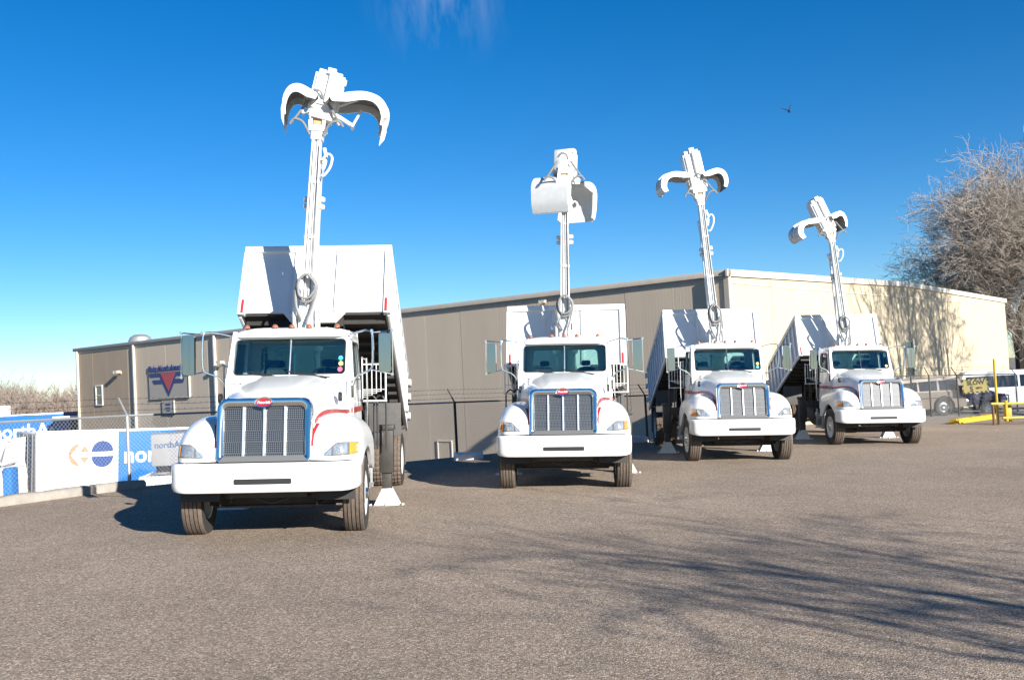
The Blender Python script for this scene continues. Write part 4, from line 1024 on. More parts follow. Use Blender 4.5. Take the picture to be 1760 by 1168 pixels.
# ------------------------------------------------------------------ fences
def fence(points, post_h, drop, label, arm=(.0, .35), mesh=True, posts_mat='galv', rail_mat='galv', barbs=True, armdir=1, off=0, zf=None, dark=()):
    root = bpy.data.objects.new('chain_link_fence', None); COL.objects.link(root)
    p0 = points[0]; zf = zf or (lambda x, y: base(x, y)); root.location = (p0[0], p0[1], zf(*p0)); tag(root, label, 'fence')
    L0 = root.location.copy(); n = len(points); A = []
    for i, (x, y) in enumerate(points):
        z = zf(x, y); top = z+post_h; a = Vector((x, y, top))-L0; A.append(a)
        b = MB(); b.tube([Vector((x, y, z-drop))-L0, a], .036, 8); b.tube([a, a+Vector((0, 0, .03))], [.045, .02], 8)
        if barbs:
            d = Vector(points[min(i+1, n-1)])-Vector(points[max(i-1, 0)]); d.normalize(); nn = Vector((-d.y, d.x))*armdir
            tipv = a+Vector((nn.x*.26, nn.y*.26, .36)); b.tube([a, tipv], .02, 6)
        obj('post', b.mesh('post', 'darkpost' if i in dark else posts_mat), root)
    for i in range(n-1):
        b = MB(); b.tube([A[i], A[i+1]], .024, 6); obj('top_rail', b.mesh('top_rail', 'darkpost' if i in dark else rail_mat), root)
    if mesh:
        b = MB()
        for i in range(n-1):
            a, c = A[i], A[i+1]; d = c-a; Ln = Vector((d.x, d.y)).length; H = post_h+drop-.03; st = .085; k = -H
            while k < Ln:
                for sgn in (1, -1):
                    # wire from bottom to top
                    if sgn > 0: u0, u1, v0, v1 = k, k+H, 0, H
                    else: u0, u1, v0, v1 = k+H, k, 0, H
                    def clip(u0, u1, v0, v1):
                        pts = []
                        for (ua, va), (ub, vb) in (((u0, v0), (u1, v1)),):
                            t0, t1 = 0, 1; du = ub-ua
                            for lim, s_ in ((0, 1), (Ln, -1)):
                                fa, fb = s_*(ua-lim), s_*(ub-lim)
                                if fa < 0 and fb < 0: return None
                                if fa < 0: t0 = max(t0, fa/(fa-fb))
                                if fb < 0: t1 = min(t1, fa/(fa-fb))
                            if t1 <= t0: return None
                            return (ua+du*t0, va+(vb-va)*t0, ua+du*t1, va+(vb-va)*t1)
                    q = clip(u0, u1, v0, v1)
                    if q:
                        e = Vector((d.x/Ln, d.y/Ln, d.z/Ln)); o_ = a-Vector((0, 0, post_h+drop-.02)); nn = Vector((-e.y, e.x, 0))*.004*sgn
                        P0 = o_+e*q[0]+Vector((0, 0, q[1]))+nn; P1 = o_+e*q[2]+Vector((0, 0, q[3]))+nn
                        b.tube([P0, P1], .0026, 3, caps=False)
                k += st
        m = b.mesh('chain_link', 'galv', smooth=False, recalc=False); tag(obj('chain_link', m, root), None, kind='stuff')
    if barbs:
        for j in range(3):
            b = MB(); P = []
            for i in range(n):
                d = Vector(points[min(i+1, n-1)])-Vector(points[max(i-1, 0)]); d.normalize(); nn = Vector((-d.y, d.x))*armdir; f_ = .3+.33*j
                P.append(A[i]+Vector((nn.x*.26*f_, nn.y*.26*f_, .36*f_)))
            for i in range(n-1):
                b.tube([P[i], (P[i]+P[i+1])/2-Vector((0, 0, .015)), P[i+1]], .004, 3, caps=False)
                k = 0; D = P[i+1]-P[i]; nb = int(D.length/.14)
                for q in range(nb):
                    c = P[i]+D*(q/nb); b.tube([c+Vector((-.02, .01, -.022)), c+Vector((.02, -.01, .022))], .003, 3, caps=False)
            obj('barbed_wire', b.mesh('barbed_wire', 'darkpost', recalc=False, smooth=False), root)
    return root
def along(a, b_, n): return [(a[0]+(b_[0]-a[0])*i/n, a[1]+(b_[1]-a[1])*i/n) for i in range(n+1)]
FP = along((-10.8, 13.6), (-7.75, 19.9), 2)[:-1] + along((-7.75, 19.9), (-1.62, 26.65), 3)[:-1] + along((-1.62, 26.65), (4.15, 31.85), 3)[:-1] + [(4.15, 31.85), (7.6, 35.4)]
fence(FP, 1.42, .75, 'chain link fence with barbed wire along the left edge of the paved yard', dark=(5, 6, 7, 8, 9), armdir=1)
zr = lambda x, y: base(x, y)
fence([(13.0, 43.0), (15.6, 43.2), (17.25, 43.4), (18.2, 43.8), (19.55, 44.1), (23.4, 46.6)], 1.85, .1, 'chain link fence in front of the parked vehicles at right', armdir=1, dark=(0, 1, 2, 3, 4))

# ------------------------------------------------------------------ concrete kerb blocks, yellow kerb
def block(name, x0, y0, x1, y1, w_, h, m, label, cat, group=None, seed=0):
    a, c = Vector((x0, y0)), Vector((x1, y1)); d = (c-a); Ln = d.length; r = random.Random(seed); b = MB()
    n = max(3, int(Ln/.3)); prof = [(-w_/2, 0), (-w_/2*.95, h*.72), (-w_/2*.6, h), (w_/2*.6, h), (w_/2*.95, h*.72), (w_/2, 0)]
    rows = []
    for i in range(n+1):
        rows.append([(Ln*(i/n-.5), p+r.uniform(-.012, .012), q+r.uniform(-.012, .012)*(q > 0)) for p, q in prof])
    m_ = len(prof); b.add([p for R in rows for p in R], [(i*m_+j, (i+1)*m_+j, (i+1)*m_+j+1, i*m_+j+1) for i in range(n) for j in range(m_-1)])
    b.add(rows[0], [tuple(range(m_))]); b.add(rows[-1], [tuple(range(m_))[::-1]])
    mid = (a+c)/2; o = obj(name, b.mesh(name, m, ang=50), loc=(mid.x, mid.y, base(mid.x, mid.y)-.01))
    th = math.atan2(d.y, d.x); o.rotation_euler = Matrix.Rotation(th, 3, 'Z').to_euler(); o.rotation_euler.y = math.atan2(-(base(x1, y1)-base(x0, y0)), Ln)
    return tag(o, label, cat, group)
KG = 'concrete kerb blocks along the yard edge'
block('kerb_block', -10.4, 14.05, -9.25, 16.45, .27, .17, 'concrete', 'nearest concrete kerb block at the far left edge of the picture', 'kerb block', KG, 1)
block('kerb_block', -9.2, 16.55, -8.12, 18.75, .27, .17, 'concrete', 'concrete kerb block in front of the white trailer, before the cast shadow', 'kerb block', KG, 2)
block('kerb_block', -8.06, 18.85, -7.45, 19.75, .27, .17, 'concrete', 'short kerb block where the first truck shadow meets the fence', 'kerb block', KG, 3)
block('kerb_block', -1.60, 25.25, -.92, 25.45, .30, .20, 'white', 'short pale kerb block at the foot of the fence post left of the second truck', 'kerb block', KG, 4)
block('kerb_block', 3.35, 30.6, 3.95, 31.0, .34, .2, 'white', 'pale stone block by the fence post left of the third truck', 'kerb block', KG, 5)
block('yellow_kerb', 16.72, 38.3, 20.1, 42.2, .30, .20, 'yellow', 'yellow painted concrete kerb beside the yellow gate', 'kerb', None, 6)

# ------------------------------------------------------------------ yellow gate, post and speed sign
g = bpy.data.objects.new('swing_gate', None); COL.objects.link(g); gx, gy = 17.62, 36.9; g.location = (gx, gy, base(gx, gy)); tag(g, 'low yellow pipe swing gate with two rails at the right edge', 'gate')
b = MB(); b.tube([(0, 0, 0), (0, 0, .80)], .045, 10); obj('post', b.mesh('post', mat('rusty_post', (.17, .09, .05), .8, 0, 0, .4, 12)), g)
b = MB(); b.tube([(-.06, 0, .80), (3.4, .1, .70)], .05, 10); obj('rail', b.mesh('rail', 'yellow'), g)
b = MB(); b.tube([(.33, -.02, .26), (3.4, .08, .19)], .05, 10); obj('rail', b.mesh('rail', 'yellow'), g)
for x_ in (.48, 2.9): b = MB(); b.tube([(x_, -.0, .14), (x_, 0, .90)], .06 if x_ < 1 else .05, 10); obj('upright', b.mesh('upright', 'yellow'), g)
b = MB(); b.box(.58, .82, .25, .45, .10, .75); obj('counterweight', b.mesh('counterweight', 'yellow', bevel=.03), g)
o = bpy.data.objects.new('yellow_post', None); COL.objects.link(o); px_, py_ = 17.9, 37.15; o.location = (px_, py_, base(px_, py_)); tag(o, 'tall slim yellow pole rising beside the swing gate', 'pole')
b = MB(); b.tube([(0, 0, 0), (0, 0, 2.42)], .045, 10); obj('pole', b.mesh('pole', 'yellow'), o)
b = MB(); b.tube([(0, 0, 2.40), (0, 0, 2.47)], [.052, .03], 10); obj('cap', b.mesh('cap', 'yellow'), o)
sg = bpy.data.objects.new('speed_sign', None); COL.objects.link(sg); sg.location = (16.72, 37.3, base(17, 37)); sg.rotation_euler = (0, rad(-2), rad(-8)); tag(sg, 'yellow SLOW 5 MPH sign with black striped border hung on the fence', 'sign')
sz0, sz1, sx0, sx1 = 1.12, 1.62, -.42, .42
sg.location = (20.35, 44.0, base(20.35, 44.0)); k_ = 1.18
b = MB(); b.plate([(-.47*k_, 1.05), (.47*k_, 1.05), (.47*k_, 1.68), (-.47*k_, 1.68)], [], .01, lambda u, v, w_: (u, -w_, v)); obj('sign_board', b.mesh('sign_board', 'signyel'), sg)
b = MB(); X0, X1, Z0, Z1 = -.47*k_, .47*k_, 1.05, 1.68
for i in range(6):
    u = X0+(X1-X0)*(i+.1)/6; e = (X1-X0)/12
    for zz, s_ in ((Z0, 1), (Z1, -1)): b.plate([(u, zz), (u+e, zz), (u+e*.6+.02*s_, zz+.07*s_), (u-.4*e+.02*s_, zz+.07*s_)], [], .003, lambda p, q, w_: (p, -.012-w_, q))
for i in range(3):
    v = Z0+(Z1-Z0)*(i+.3)/3
    for xx, s_ in ((X0, 1), (X1, -1)): b.plate([(xx, v), (xx, v+.1), (xx+.06*s_, v+.14), (xx+.06*s_, v+.04)], [], .003, lambda p, q, w_: (p, -.012-w_, q))
obj('hazard_border', b.mesh('hazard_border', 'black'), sg)
obj('lettering', text_mesh('SLOW', .26, 'black', .004, .01), sg, loc=(.02, -.014, 1.42)); obj('lettering', text_mesh('5', .30, 'black', .004, .012), sg, loc=(-.17, -.014, 1.14)); obj('lettering', text_mesh('MPH', .13, 'black', .004, .004), sg, loc=(.14, -.014, 1.22))

# ------------------------------------------------------------------ lower lot: trailers and trucks
def low(x, y): return base(x, y)-4.15
def trailer(x, y, th, Ln, H, mats, label, wheels=True, corrug=True):
    """rear right corner at (x,y); long side runs along +x local, facing -y local; rear face at x=0 (facing -x)"""
    r = bpy.data.objects.new('semi_trailer', None); COL.objects.link(r); r.location = (x, y, low(x, y)); tag(r, label, 'trailer')
    r.rotation_euler = (0, 0, th); zb = 1.15
    for (u0, u1, m) in mats:
        b = MB(); b.box(u0*Ln, u1*Ln, 0, 2.6, zb, H); obj('side_panel', b.mesh('side_panel', m, bevel=.02), r)
    b = MB(); b.box(-.0, Ln, -.015, .02, zb-.10, zb); b.box(-.02, Ln, 2.58, 2.615, zb-.1, zb); obj('bottom_rail', b.mesh('bottom_rail', 'tdoor'), r)
    b = MB(); b.box(-.03, Ln, -.02, .03, H-.10, H+.02); obj('top_rail', b.mesh('top_rail', 'white', bevel=.01), r)
    n = int(Ln/1.0)
    for i in range(n): b = MB(); b.box(.3+i*1.0, .75+i*1.0, -.025, -.016, zb-.09, zb-.02); obj('reflector', b.mesh('reflector', 'redlens'), r)
    b = MB(); b.box(1.0, 1.9, .2, 2.4, .55, zb); b.box(.3, Ln-.5, .9, 1.7, .85, zb); obj('underframe', b.mesh('underframe', 'dark'), r)
    for u in (.9, 2.2):
        for v in (.05, 2.27):
            b = MB(); b.lathe([(0, .2), (0, .5), (.28, .5), (.28, .2)], 24, 'y'); o = obj('wheel', b.mesh('wheel', 'rubber'), r, loc=(u, v, .52))
    return r
def rot2(th, x, y): return Vector((x*math.cos(th)-y*math.sin(th), x*math.sin(th)+y*math.cos(th)))
# white and blue trailer
TX, TY, TT = -22.72, 46.9, rad(44)
t1 = trailer(TX, TY, TT, 14.6, 4.02, [(0, .265, 'white'), (.265, 1, 'blue')], 'white and blue semi trailer parked just beyond the yard edge', True)
b = MB()
for v in (.06, 1.33): b.box(-.05, -.004, v, v+1.2, 1.2, 3.92)
t1.rotation_euler.y = rad(2.5)
rd = obj('rear_door', b.mesh('rear_door', 'tdoor', bevel=.01), t1)
b = MB(); b.box(-.14, -.03, 0, 2.6, 1.02, 1.16); obj('bumper', b.mesh('bumper', 'redlens', bevel=.01), t1)
for v in (.35, 1.0, 1.6, 2.2): b = MB(); b.cyl((-.085, v, 1.2), (-.085, v, 3.9), .02, 6); obj('door_bar', b.mesh('door_bar', 'galv'), rd)
for v in (.5, 1.15, 1.75, 2.35): b = MB(); b.box(-.062, -.052, v-.08, v, 1.25, 1.75); obj('reflector', b.mesh('reflector', 'redlens'), rd)
me = text_mesh('northAmerican', .32, 'slate', .004, .004); o = obj('lettering', me, t1, loc=(-.06, 1.3, 3.35), rot=(0, 0, -math.pi/2))
# round emblem: orange chevron arc and a blue disc with a white bar
def disc(cx, cz, r, a0, a1, n=24): return [(cx+r*math.cos(rad(a0+(a1-a0)*k/n)), cz+r*math.sin(rad(a0+(a1-a0)*k/n))) for k in range(n+1)]
LG = lambda u, v, w_: (u, -.003-w_, v)
def sgn_to(b, name, m): obj(name, b.mesh(name, m), t1)

SPX = 5.26*1.0    # where the white part ends
cz = 2.85; R0 = .535
cx1, cx2 = 1.95, 3.08
b = MB(); b.plate(disc(cx2, cz+.11, R0, 0, 180), [], .006, LG); b.plate(disc(cx2, cz-.11, R0, 180, 360), [], .006, LG); sgn_to(b, 'logo_disc', 'midblue')
b = MB(); arc = disc(cx1+.05, cz, R0+.02, 95, 265)
b.plate(arc + [(cx1-.05, cz-.40), (cx1-.38, cz), (cx1-.05, cz+.40)][::1], [], .006, LG)
b.plate([(cx1+.03, cz+.11), (cx1+.50, cz+.11), (cx1+.26, cz+.45)], [], .006, LG); b.plate([(cx1+.03, cz-.11), (cx1+.26, cz-.45), (cx1+.50, cz-.11)], [], .006, LG); sgn_to(b, 'logo_arrow', 'orange')
obj('lettering', text_mesh('northAmerican', 1.15, 'white', .006, .022, 'LEFT'), t1, loc=(4.12, -.008, 2.36))
# blue trailer behind; its shadowed part is an added trailer in painted dark blue
t2 = trailer(-38.6, 69.5, rad(-1), 14.6, 4.05, [(0, 1, 'blue')], 'bright blue semi trailer with white lettering at the far left')
t2.location.x = -46.0; obj('lettering', text_mesh('northAmerican', 1.35, 'white', .01, .03, 'LEFT'), t2, loc=(9.6, -.012, 2.45))
t3 = trailer(-31.55, 68.0, rad(1), 13.5, 4.05, [(0, 1, 'shadowblue')], 'added dark trailer standing in for the shadowed part of the blue trailer')
obj('lettering', text_mesh('american', 1.1, 'slate', .01, .0, 'LEFT'), t3, loc=(.15, -.012, 2.6))  # lettering dimmed in colour, as if it lay in the shadow
def rooftop(x, y, w_, h, label):
    z = low(x, y)+4.07
    o = bpy.data.objects.new('rooftop_unit', None); COL.objects.link(o); o.location = (x, y, z); tag(o, label, 'cooling unit')
    b = MB(); b.box(-w_/2, w_/2, -.4, .4, 0, h); obj('housing', b.mesh('housing', 'white', bevel=.03), o)
    b = MB()
    for k in range(5): b.box(-w_/2+.08, w_/2-.08, -.415, -.402, h*(.15+.15*k), h*(.21+.15*k))
    obj('louvre', b.mesh('louvre', 'tdoor'), o)
rooftop(-36.6, 71.0, .95, .72, 'white boxy cooling unit on the blue trailer roof, right one of two')
rooftop(-39.1, 71.0, .9, .45, 'low white cooling unit on the blue trailer roof at the left picture edge')
# box truck whose cab and box nose show beyond the yard edge
def soft_box(b, x0, x1, y0, y1, z0, z1, mtx=None): return b.box(x0, x1, y0, y1, z0, z1, mtx)
bt = bpy.data.objects.new('box_truck', None); COL.objects.link(bt); bt.location = (-13.1, 39.5, low(-13.1, 39.5)); tag(bt, 'white box truck with lettering on its nose, half hidden by the nearest truck', 'truck')
b = MB(); b.box(-1.22, 1.22, 0, 6.5, 1.1, 4.25); b.box(-1.22, 1.22, -.5, 0, 3.0, 4.25); obj('cargo_box', b.mesh('cargo_box', 'greybox', bevel=.06), bt)
obj('lettering', text_mesh('northAmerican', .34, 'slate', .006, .004), bt, loc=(-.02, -.51, 3.72))
b = MB(); b.plate([(-1.75, 1.0), (-1.95, 1.0), (-1.95, 1.5), (-1.75, 2.2), (-1.2, 2.68), (.1, 2.72), (.1, .7), (-1.4, .7)], [], 2.2, lambda u, v, w_: (w_-1.35, u-.1, v)); obj('cab', b.mesh('cab', 'paint', bevel=.05), bt)
b = MB(); b.plate([(-.95-.35, 2.05), (.45, 2.05), (.35, 2.55), (-1.1, 2.55)], [], .02, lambda u, v, w_: (u, -1.75+ (v-2.0)*.75-w_, v)); obj('windscreen', b.mesh('windscreen', 'carglass'), bt)
b = MB(); b.box(-1.05, -.45, -1.1, -.6, 2.72, 2.80); obj('roof_hatch', b.mesh('roof_hatch', 'tdoor', bevel=.01), bt)
for x_ in (-1.1, .75):
    b = MB(); b.lathe([(0, .2), (0, .5), (.26, .5), (.26, .2)], 20, 'x'); obj('wheel', b.mesh('wheel', 'rubber'), bt, loc=(x_, -.6, .5))
# tractor unit at the left edge of the frame
tr = bpy.data.objects.new('tractor_unit', None); COL.objects.link(tr); tr.location = (-21.05, 38.2, low(-21, 38.2)); tag(tr, 'white and blue tractor unit cut off by the left edge of the picture', 'truck')
b = MB(); b.plate([(-1.35, .8), (1.15, .8), (1.15, 2.6), (1.02, 3.02), (-1.2, 3.02), (-1.35, 2.6)], [], 2.2, lambda u, v, w_: (u, w_, v)); obj('cab', b.mesh('cab', 'paint', bevel=.12), tr)
b = MB(); b.plate([(-1.1, 3.1), (1.0, 3.1), (.85, 3.95), (-.9, 3.95)], [], 1.4, lambda u, v, w_: (u, .7+w_+(v-3.1)*.5, v)); obj('roof_fairing', b.mesh('roof_fairing', 'paint', bevel=.15), tr)
b = MB(); b.box(1.16, 1.50, .3, .9, .9, 3.0); obj('side_fairing', b.mesh('side_fairing', 'blue', bevel=.05), tr)
b = MB(); b.plate([(-1.1, 1.75), (.95, 1.75), (.9, 2.55), (-1.05, 2.55)], [], .02, lambda u, v, w_: (u, -.02-w_, v)); obj('windscreen', b.mesh('windscreen', 'carglass'), tr)
b = MB(); b.box(-1.3, 1.15, -.25, .0, .45, .85); obj('bumper', b.mesh('bumper', 'steel', bevel=.04), tr)
for x_ in (-1.15, .95):
    b = MB(); b.lathe([(-.14, .2), (-.14, .5), (.14, .5), (.14, .2)], 20, 'x'); obj('wheel', b.mesh('wheel', 'rubber'), tr, loc=(x_, .8, .5))

# ------------------------------------------------------------------ parked vehicles beyond the gate
def car_wheel(root, x, y, r=.37, side=-1):
    b = MB(); b.lathe([(-.11, r*.6), (-.11, r*.92), (-.08, r), (.08, r), (.11, r*.92), (.11, r*.6)], 28, 'y'); w = obj('wheel', b.mesh('wheel', 'rubber'), root, loc=(x, y, r))
    b = MB(); b.lathe([(side*.09, 0), (side*.10, r*.18), (side*.06, r*.3), (side*.05, r*.5), (side*.10, r*.62), (side*.09, r*.64)], 24, 'y'); obj('rim', b.mesh('rim', 'steel', recalc=True), w)
    return w
def side_car(name, loc, rz, prof, body_m, width, gh, gh_m, glass, wheels, label, cat, r=.37, extra=None):
    """prof: lower body outline (x,z) seen from -y; gh: greenhouse outline; glass: list of outlines"""
    o = bpy.data.objects.new(name, None); COL.objects.link(o); o.location = loc; o.rotation_euler = (0, rad(0), rz); tag(o, label, cat)
    # cut wheel arches out of the profile's lower line
    top = prof; x0, x1 = top[0][0], top[-1][0]; low_ = []
    for wx in sorted(wheels, reverse=True):
        low_ += [(wx+(r+.09)*math.cos(a), r+(r+.09)*math.sin(a)) for a in [rad(-8+196*k/12) for k in range(13)]]
    b = MB(); b.plate([(x1, .38)]+low_+[(x0, .38)]+top, [], width, lambda u, v, w_: (u, -width/2+w_, v)); obj('body', b.mesh('body', body_m, bevel=.03), o)
    zb = min(p[1] for p in gh); zt = max(p[1] for p in gh)
    def tumble(v): return 1-.14*(v-zb)/(zt-zb)
    b = MB(); b.plate(gh, [], width*.94, lambda u, v, w_: (u, (-width*.47+w_)*tumble(v), v)); obj('cabin', b.mesh('cabin', gh_m, bevel=.03), o)
    for gl in glass:
        for s_ in (-1, 1):
            b = MB(); b.plate(gl, [], .012, lambda u, v, w_: (u, s_*(width*.47*tumble(v)+w_), v)); obj('window', b.mesh('window', glass_m if False else 'carglass'), o)
    for wx in wheels:
        for s_ in (-1, 1): car_wheel(o, wx, s_*(width/2-.13), r, s_)
    if extra: extra(o)
    return o
def suv_extra(o):
    b = MB(); b.box(2.26, 2.33, -.88, -.70, .88, 1.14); obj('tail_light', b.mesh('tail_light', 'redlens', bevel=.01), o)
    b = MB(); b.box(2.18, 2.28, -.935, -.87, .88, 1.14); obj('tail_light', b.mesh('tail_light', 'redlens', bevel=.01), o)
    b = MB(); b.box(2.27, 2.45, -.85, .85, .50, .66); obj('bumper', b.mesh('bumper', 'steel', bevel=.03), o)
    b = MB(); b.box(2.28, 2.31, -.3, .3, .80, .98); obj('number_plate', b.mesh('number_plate', 'white'), o)
    b = MB(); b.box(-1.4, 2.2, -.945, -.935, .78, .83); obj('side_moulding', b.mesh('side_moulding', 'black'), o)
side_car('parked_suv', (17.75, 45.3, base(17.75, 45)), rad(2), [(-2.35, .55), (-2.38, .95), (-1.2, 1.08), (2.25, 1.08), (2.32, .9), (2.30, .55)], 'tan', 1.85,
         [(-1.0, 1.06), (-.65, 1.55), (-.45, 1.66), (2.0, 1.72), (2.12, 1.66), (2.26, 1.06)], 'tantop', [[(-.75, 1.13), (-.5, 1.52), (.15, 1.55), (.15, 1.13)], [(.24, 1.13), (.24, 1.55), (1.05, 1.57), (1.05, 1.13)], [(1.15, 1.13), (1.15, 1.57), (1.95, 1.58), (2.1, 1.13)]],
         (-1.5, 1.28), 'brown utility vehicle with beige roof parked behind the chain link fence', 'car', .40, suv_extra)
def dark_extra(o):
    b = MB()
    for y_ in (-.6, .6): b.cyl((2.2, y_, .78), (2.26, y_, .78), .10, 14)
    obj('headlight', b.mesh('headlight', 'clear'), o); b = MB(); b.box(2.2, 2.3, -.8, .8, .42, .55); obj('bumper', b.mesh('bumper', 'steel', bevel=.03), o)
side_car('dark_car', (19.9, 48.8, base(20, 48.5)), rad(-12), [(-2.2, .5), (-2.25, .85), (2.15, .90), (2.2, .5)], 'darkcar', 1.75,
         [(-1.6, .9), (-1.1, 1.65), (1.0, 1.70), (1.6, .92)], 'darkcar', [[(-1.35, .97), (-1.0, 1.55), (-.1, 1.58), (-.1, .97)], [(0, .97), (0, 1.58), (.9, 1.58), (1.35, .97)]],
         (-1.35, 1.35), 'dark car parked between the brown utility vehicle and the white van', 'car', .33, dark_extra)
def pick_extra(o):
    b = MB(); b.cyl((2.3, -.55, .62), (2.38, -.55, .62), .09, 12); b.cyl((2.3, .3, .72), (2.38, .3, .72), .07, 12); obj('lamp', b.mesh('lamp', 'chrome'), o)
ut = bpy.data.objects.new('utility_trailer', None); COL.objects.link(ut); ut.location = (21.75, 46.3, base(21.75, 46)); ut.rotation_euler = (0, 0, rad(-20)); tag(ut, 'low dark utility trailer loaded with junk under a tarp, behind the SLOW sign', 'trailer')
b = MB(); b.box(-.95, .95, -.7, .7, .48, .56); b.box(-1.9, -.95, -.04, .04, .46, .53); obj('bed', b.mesh('bed', 'dark', bevel=.01), ut)
for k in range(5):
    for y_ in (-.69, .66): b = MB(); b.box(-.95+k*.465, -.91+k*.465, y_, y_+.04, .56, .88); obj('stake', b.mesh('stake', 'darkpost'), ut)
for y_ in (-.69, .66):
    for z_ in (.70, .86): b = MB(); b.box(-.95, .95, y_-.01, y_+.05, z_, z_+.04); obj('side_rail', b.mesh('side_rail', 'darkpost'), ut)
for s_ in (-1, 1): car_wheel(ut, .1, s_*.82, .30, s_)
for s_ in (-1, 1): b = MB(); b.grid(13, 2, lambda u, v: (.1+.38*math.cos(math.pi*u), s_*(.70+.24*v), .30+.38*math.sin(math.pi*u))); obj('mudguard', b.mesh('mudguard', 'steel'), ut)
r_ = random.Random(4); 
for k, (x_, y_, a_, h_) in enumerate(((-.55, -.1, .40, .42), (.1, .1, .45, .55), (.6, -.15, .33, .38))):
    b = MB(); superdome(b, x_, y_, .56, a_, a_*.9, h_, 2.6, 18, 7); b.v = [(p[0]+r_.uniform(-.03, .03), p[1]+r_.uniform(-.03, .03), p[2]+r_.uniform(-.03, .03)) for p in b.v]; obj('tarp_heap', b.mesh('tarp_heap', 'purple', ang=60, recalc=False), ut)
def van_extra(o):
    b = MB(); b.plate([(1.55, 1.18), (1.62, 1.18), (1.02, 1.92), (.95, 1.92)], [], 1.6, lambda u, v, w_: (u+.03, -.8+w_, v)); obj('windscreen', b.mesh('windscreen', 'carglass'), o)
    b = MB(); b.box(2.44, 2.50, -.75, .75, .70, .98); obj('grille', b.mesh('grille', 'tdoor', bevel=.01), o)
    b = MB(); b.box(2.40, 2.56, -.95, .95, .42, .62); obj('bumper', b.mesh('bumper', 'steel', bevel=.03), o)
    b = MB(); b.box(2.38, 2.47, -.97, -.80, .72, .92); obj('headlight', b.mesh('headlight', 'clear'), o)
    b = MB(); b.box(1.2, 1.35, -1.12, -.98, 1.15, 1.35); obj('mirror', b.mesh('mirror', 'black'), o)
side_car('white_van', (25.2, 50.6, base(25.2, 51)), rad(-14), [(-2.5, .5), (-2.55, 1.1), (1.55, 1.16), (2.35, 1.02), (2.46, .85), (2.46, .5)], 'paint', 1.95,
         [(-2.52, 1.1), (-2.42, 1.85), (-2.2, 2.02), (.9, 2.02), (1.02, 1.95), (1.62, 1.14)], 'paint', [[(-2.35, 1.22), (-2.28, 1.78), (-1.0, 1.80), (-1.0, 1.22)], [(-.9, 1.22), (-.9, 1.80), (.1, 1.80), (.1, 1.22)], [(.2, 1.22), (.2, 1.80), (.85, 1.80), (1.35, 1.22)]],
         (-1.6, 1.65), 'white passenger van with dark windows at the right edge of the picture', 'van', .38, van_extra)

# ------------------------------------------------------------------ trees
def leafless(seed, H, trunk_r, spread, levels, first, kids, up=.35, droop=0, lean=Vector((0, 0, 0)), fork=None, minr=.012, tl=.30):
    R = random.Random(seed); main = MB(); tw = MB()
    def grow(p, d, ln, r, lv, mb_thick):
        n = 4 if lv < 3 else 3; pts = [p.copy()]; rs = [r]; q = p.copy(); dd = d.copy()
        for i in range(n):
            j = Vector((R.uniform(-1, 1), R.uniform(-1, 1), R.uniform(-.7, .7)))*(.16+.05*lv)
            bend = Vector((0, 0, up if lv < 3 else -droop))*(.20)
            dd = (dd+j+bend).normalized(); q = q+dd*ln/n; pts.append(q.copy()); rs.append(r*(1-.42*(i+1)/n))
        (main if lv < 3 else tw).tube(pts, rs, 9 if lv == 0 else (6 if lv < 2 else (4 if lv < 4 else 3)), caps=False)
        if lv >= levels: return
        k = kids[lv]
        for c in range(k):
            f = 1 if c == 0 else R.uniform(first if lv == 0 else .25, 1); idx = min(n, max(1, round(f*n))); bp = pts[idx]; br = rs[idx]
            ang = R.uniform(.25, .75) if c == 0 else R.uniform(.45, 1.15)*spread
            a = dd.orthogonal().normalized(); a = Matrix.Rotation(R.uniform(0, 6.283), 3, dd) @ a
            nd = (dd*math.cos(ang)+a*math.sin(ang)).normalized()
            grow(bp, nd, ln*R.uniform(.58, .86), max(minr, br*R.uniform(.5, .78)), lv+1, None)
    grow(Vector((0, 0, -.2)), (Vector((0, 0, 1))+lean).normalized(), H*tl, trunk_r, 0, None)
    return main, tw
def tree(name, loc, label, seed, H, tr_, levels, kids, cat='tree', group=None, tm='twig', **k):
    main, tw = leafless(seed, H, tr_, k.pop('spread', 1), levels, k.pop('first', .7), kids, **k)
    o = bpy.data.objects.new(name, None); COL.objects.link(o); o.location = loc; tag(o, label, cat, group)
    obj('trunk', main.mesh('trunk', 'bark', recalc=False), o); obj('crown', tw.mesh('crown', tm, recalc=False, smooth=False), o)
    return o
tree('bare_tree', (41.2, 80, base(41, 80)), 'huge leafless tree with dense fine twigs rising beyond the right end of the warehouse', 11, 27, .95, 7, [6, 5, 5, 5, 4, 4, 3], first=.7, minr=.013, up=.50, lean=Vector((-.02, 0, 0)), droop=.12, spread=.82, tl=.25)

# trees standing outside the frame on the right; their shadows fall on the cream wall and across the yard
SH = dict(minr=.03, up=.55, spread=.7, tl=.40)
tree('bare_tree', (33.3, 34.4, base(33, 34)), 'leafless vase shaped tree by the vehicles, casting the middle shadow on the cream wall', 21, 20, .42, 5, [4, 4, 4, 4, 3], first=.6, **SH)
tree('bare_tree', (33.4, 40.4, base(33, 40)), 'leafless tree behind the white van, casting the right shadow on the cream wall', 34, 18, .38, 5, [4, 4, 4, 4, 3], first=.6, **SH)
tree('bare_tree', (33.4, 27.5, base(33, 28)), 'leafless tree by the gate, casting the left shadow on the cream wall', 55, 22, .38, 5, [4, 4, 4, 4, 3], first=.6, **SH)
tree('bare_tree', (13.4, -4.2, base(14, -1)), 'leafless yard tree whose branch shadows streak across the foreground asphalt', 8, 13.5, .28, 5, [5, 5, 4, 4, 3], first=.5, minr=.010, up=.25, spread=1.0)
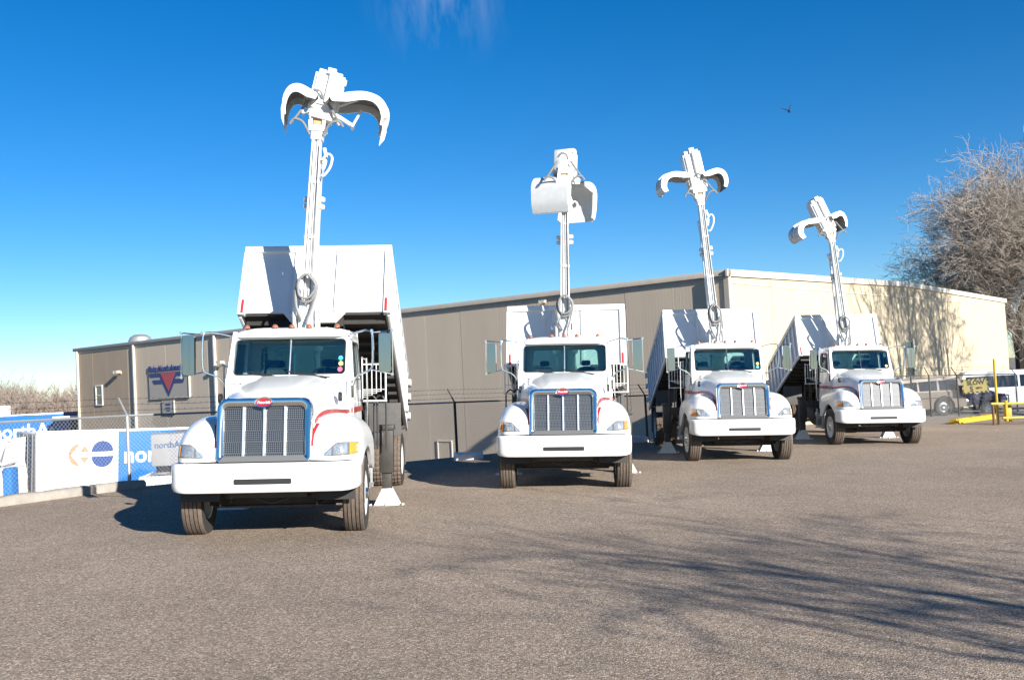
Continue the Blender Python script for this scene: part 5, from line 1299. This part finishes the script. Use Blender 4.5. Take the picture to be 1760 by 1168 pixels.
# far leafless wood beyond the lower lot
def wood():
    R = random.Random(77); b = MB()
    for i in range(420):
        x = R.uniform(-120, -30); y = R.uniform(118, 165)
        if x/y > -.36: continue
        H = R.uniform(4.5, 8.5)*(1+.15*math.sin(x*.13)); z = low(x, y)
        if R.random() < .03: H *= 1.25
        b.tube([(x, y, z), (x+R.uniform(-.4, .4), y, z+H*.5)], [.16, .08], 4, caps=False)
        for k in range(34):
            h0 = R.uniform(.1, .6)*H; a = R.uniform(0, 6.28); el = R.uniform(.35, 1.3); ln = R.uniform(.2, .5)*H
            p0 = Vector((x, y, z+h0)); d = Vector((math.cos(a)*math.cos(el), math.sin(a)*math.cos(el), math.sin(el)))
            p1 = p0+d*ln*.5; p2 = p1+(d+Vector((R.uniform(-.3, .3), R.uniform(-.3, .3), .2))).normalized()*ln*.5
            b.tube([p0, p1, p2], [.045, .03, .015], 3, caps=False)
            for q in range(5):
                dd = (d+Vector((R.uniform(-.8, .8), R.uniform(-.8, .8), R.uniform(-.3, .6)))).normalized(); pp = p0+(p2-p0)*R.uniform(.3, 1)
                b.tube([pp, pp+dd*R.uniform(.6, 1.5)], [.022, .012], 3, caps=False)
    return b.mesh('far_wood', 'fartwig', smooth=False, recalc=False)
tag(obj('far_wood', wood()), 'hazy band of leafless grey brown trees on the horizon at left', 'trees', None, 'stuff')
# bird
bd = bpy.data.objects.new('bird', None); COL.objects.link(bd); bd.location = (11.5, 39.3, 12.05); tag(bd, 'small dark bird flying in the blue sky above the third and fourth trucks', 'bird')
b = MB(); b.tube([(-.20, 0, .0), (-.12, 0, .015), (0, 0, .02), (.13, 0, .01), (.20, 0, .02), (.25, 0, .01)], [.008, .04, .055, .045, .035, .006], 8); obj('body', b.mesh('body', 'black'), bd)
for s_ in (-1, 1):
    b = MB(); b.plate([(-.08, 0), (.08, 0), (.02, .22), (-.10, .42), (-.13, .40)], [], .012, lambda u, v, w_: (u-.05*s_, s_*v*.55, .03+w_+v*.55*(1 if s_ > 0 else .9))); obj('wing', b.mesh('wing', 'black'), bd)
bd.rotation_euler = (rad(-25), 0, rad(70))

for i, (x_, y_) in enumerate([(16.1, 33.6), (3.2, 9.4), (-1.9, 6.1), (6.5, 15.2)]):
    b = MB(); r_ = random.Random(i); n_ = 6
    vs = [(.035*math.cos(k)*r_.uniform(.6, 1.3)*(1.6 if i == 0 else .45), .03*math.sin(k)*(1.6 if i == 0 else .45), .012+r_.uniform(0, .012)) for k in range(n_)]
    b.add(vs+[(0, 0, .03)], [(k, (k+1) % n_, n_) for k in range(n_)]+[tuple(range(n_))[::-1]])
    tag(obj('paper_scrap', b.mesh('paper_scrap', 'white'), loc=(x_, y_, SL*x_)), ['scrap of white paper on the asphalt near the yellow gate', 'tiny pale scrap in the foreground asphalt right of centre', 'tiny pale scrap in the foreground asphalt left of centre', 'tiny pale scrap on the asphalt among the branch shadows'][i], 'litter')
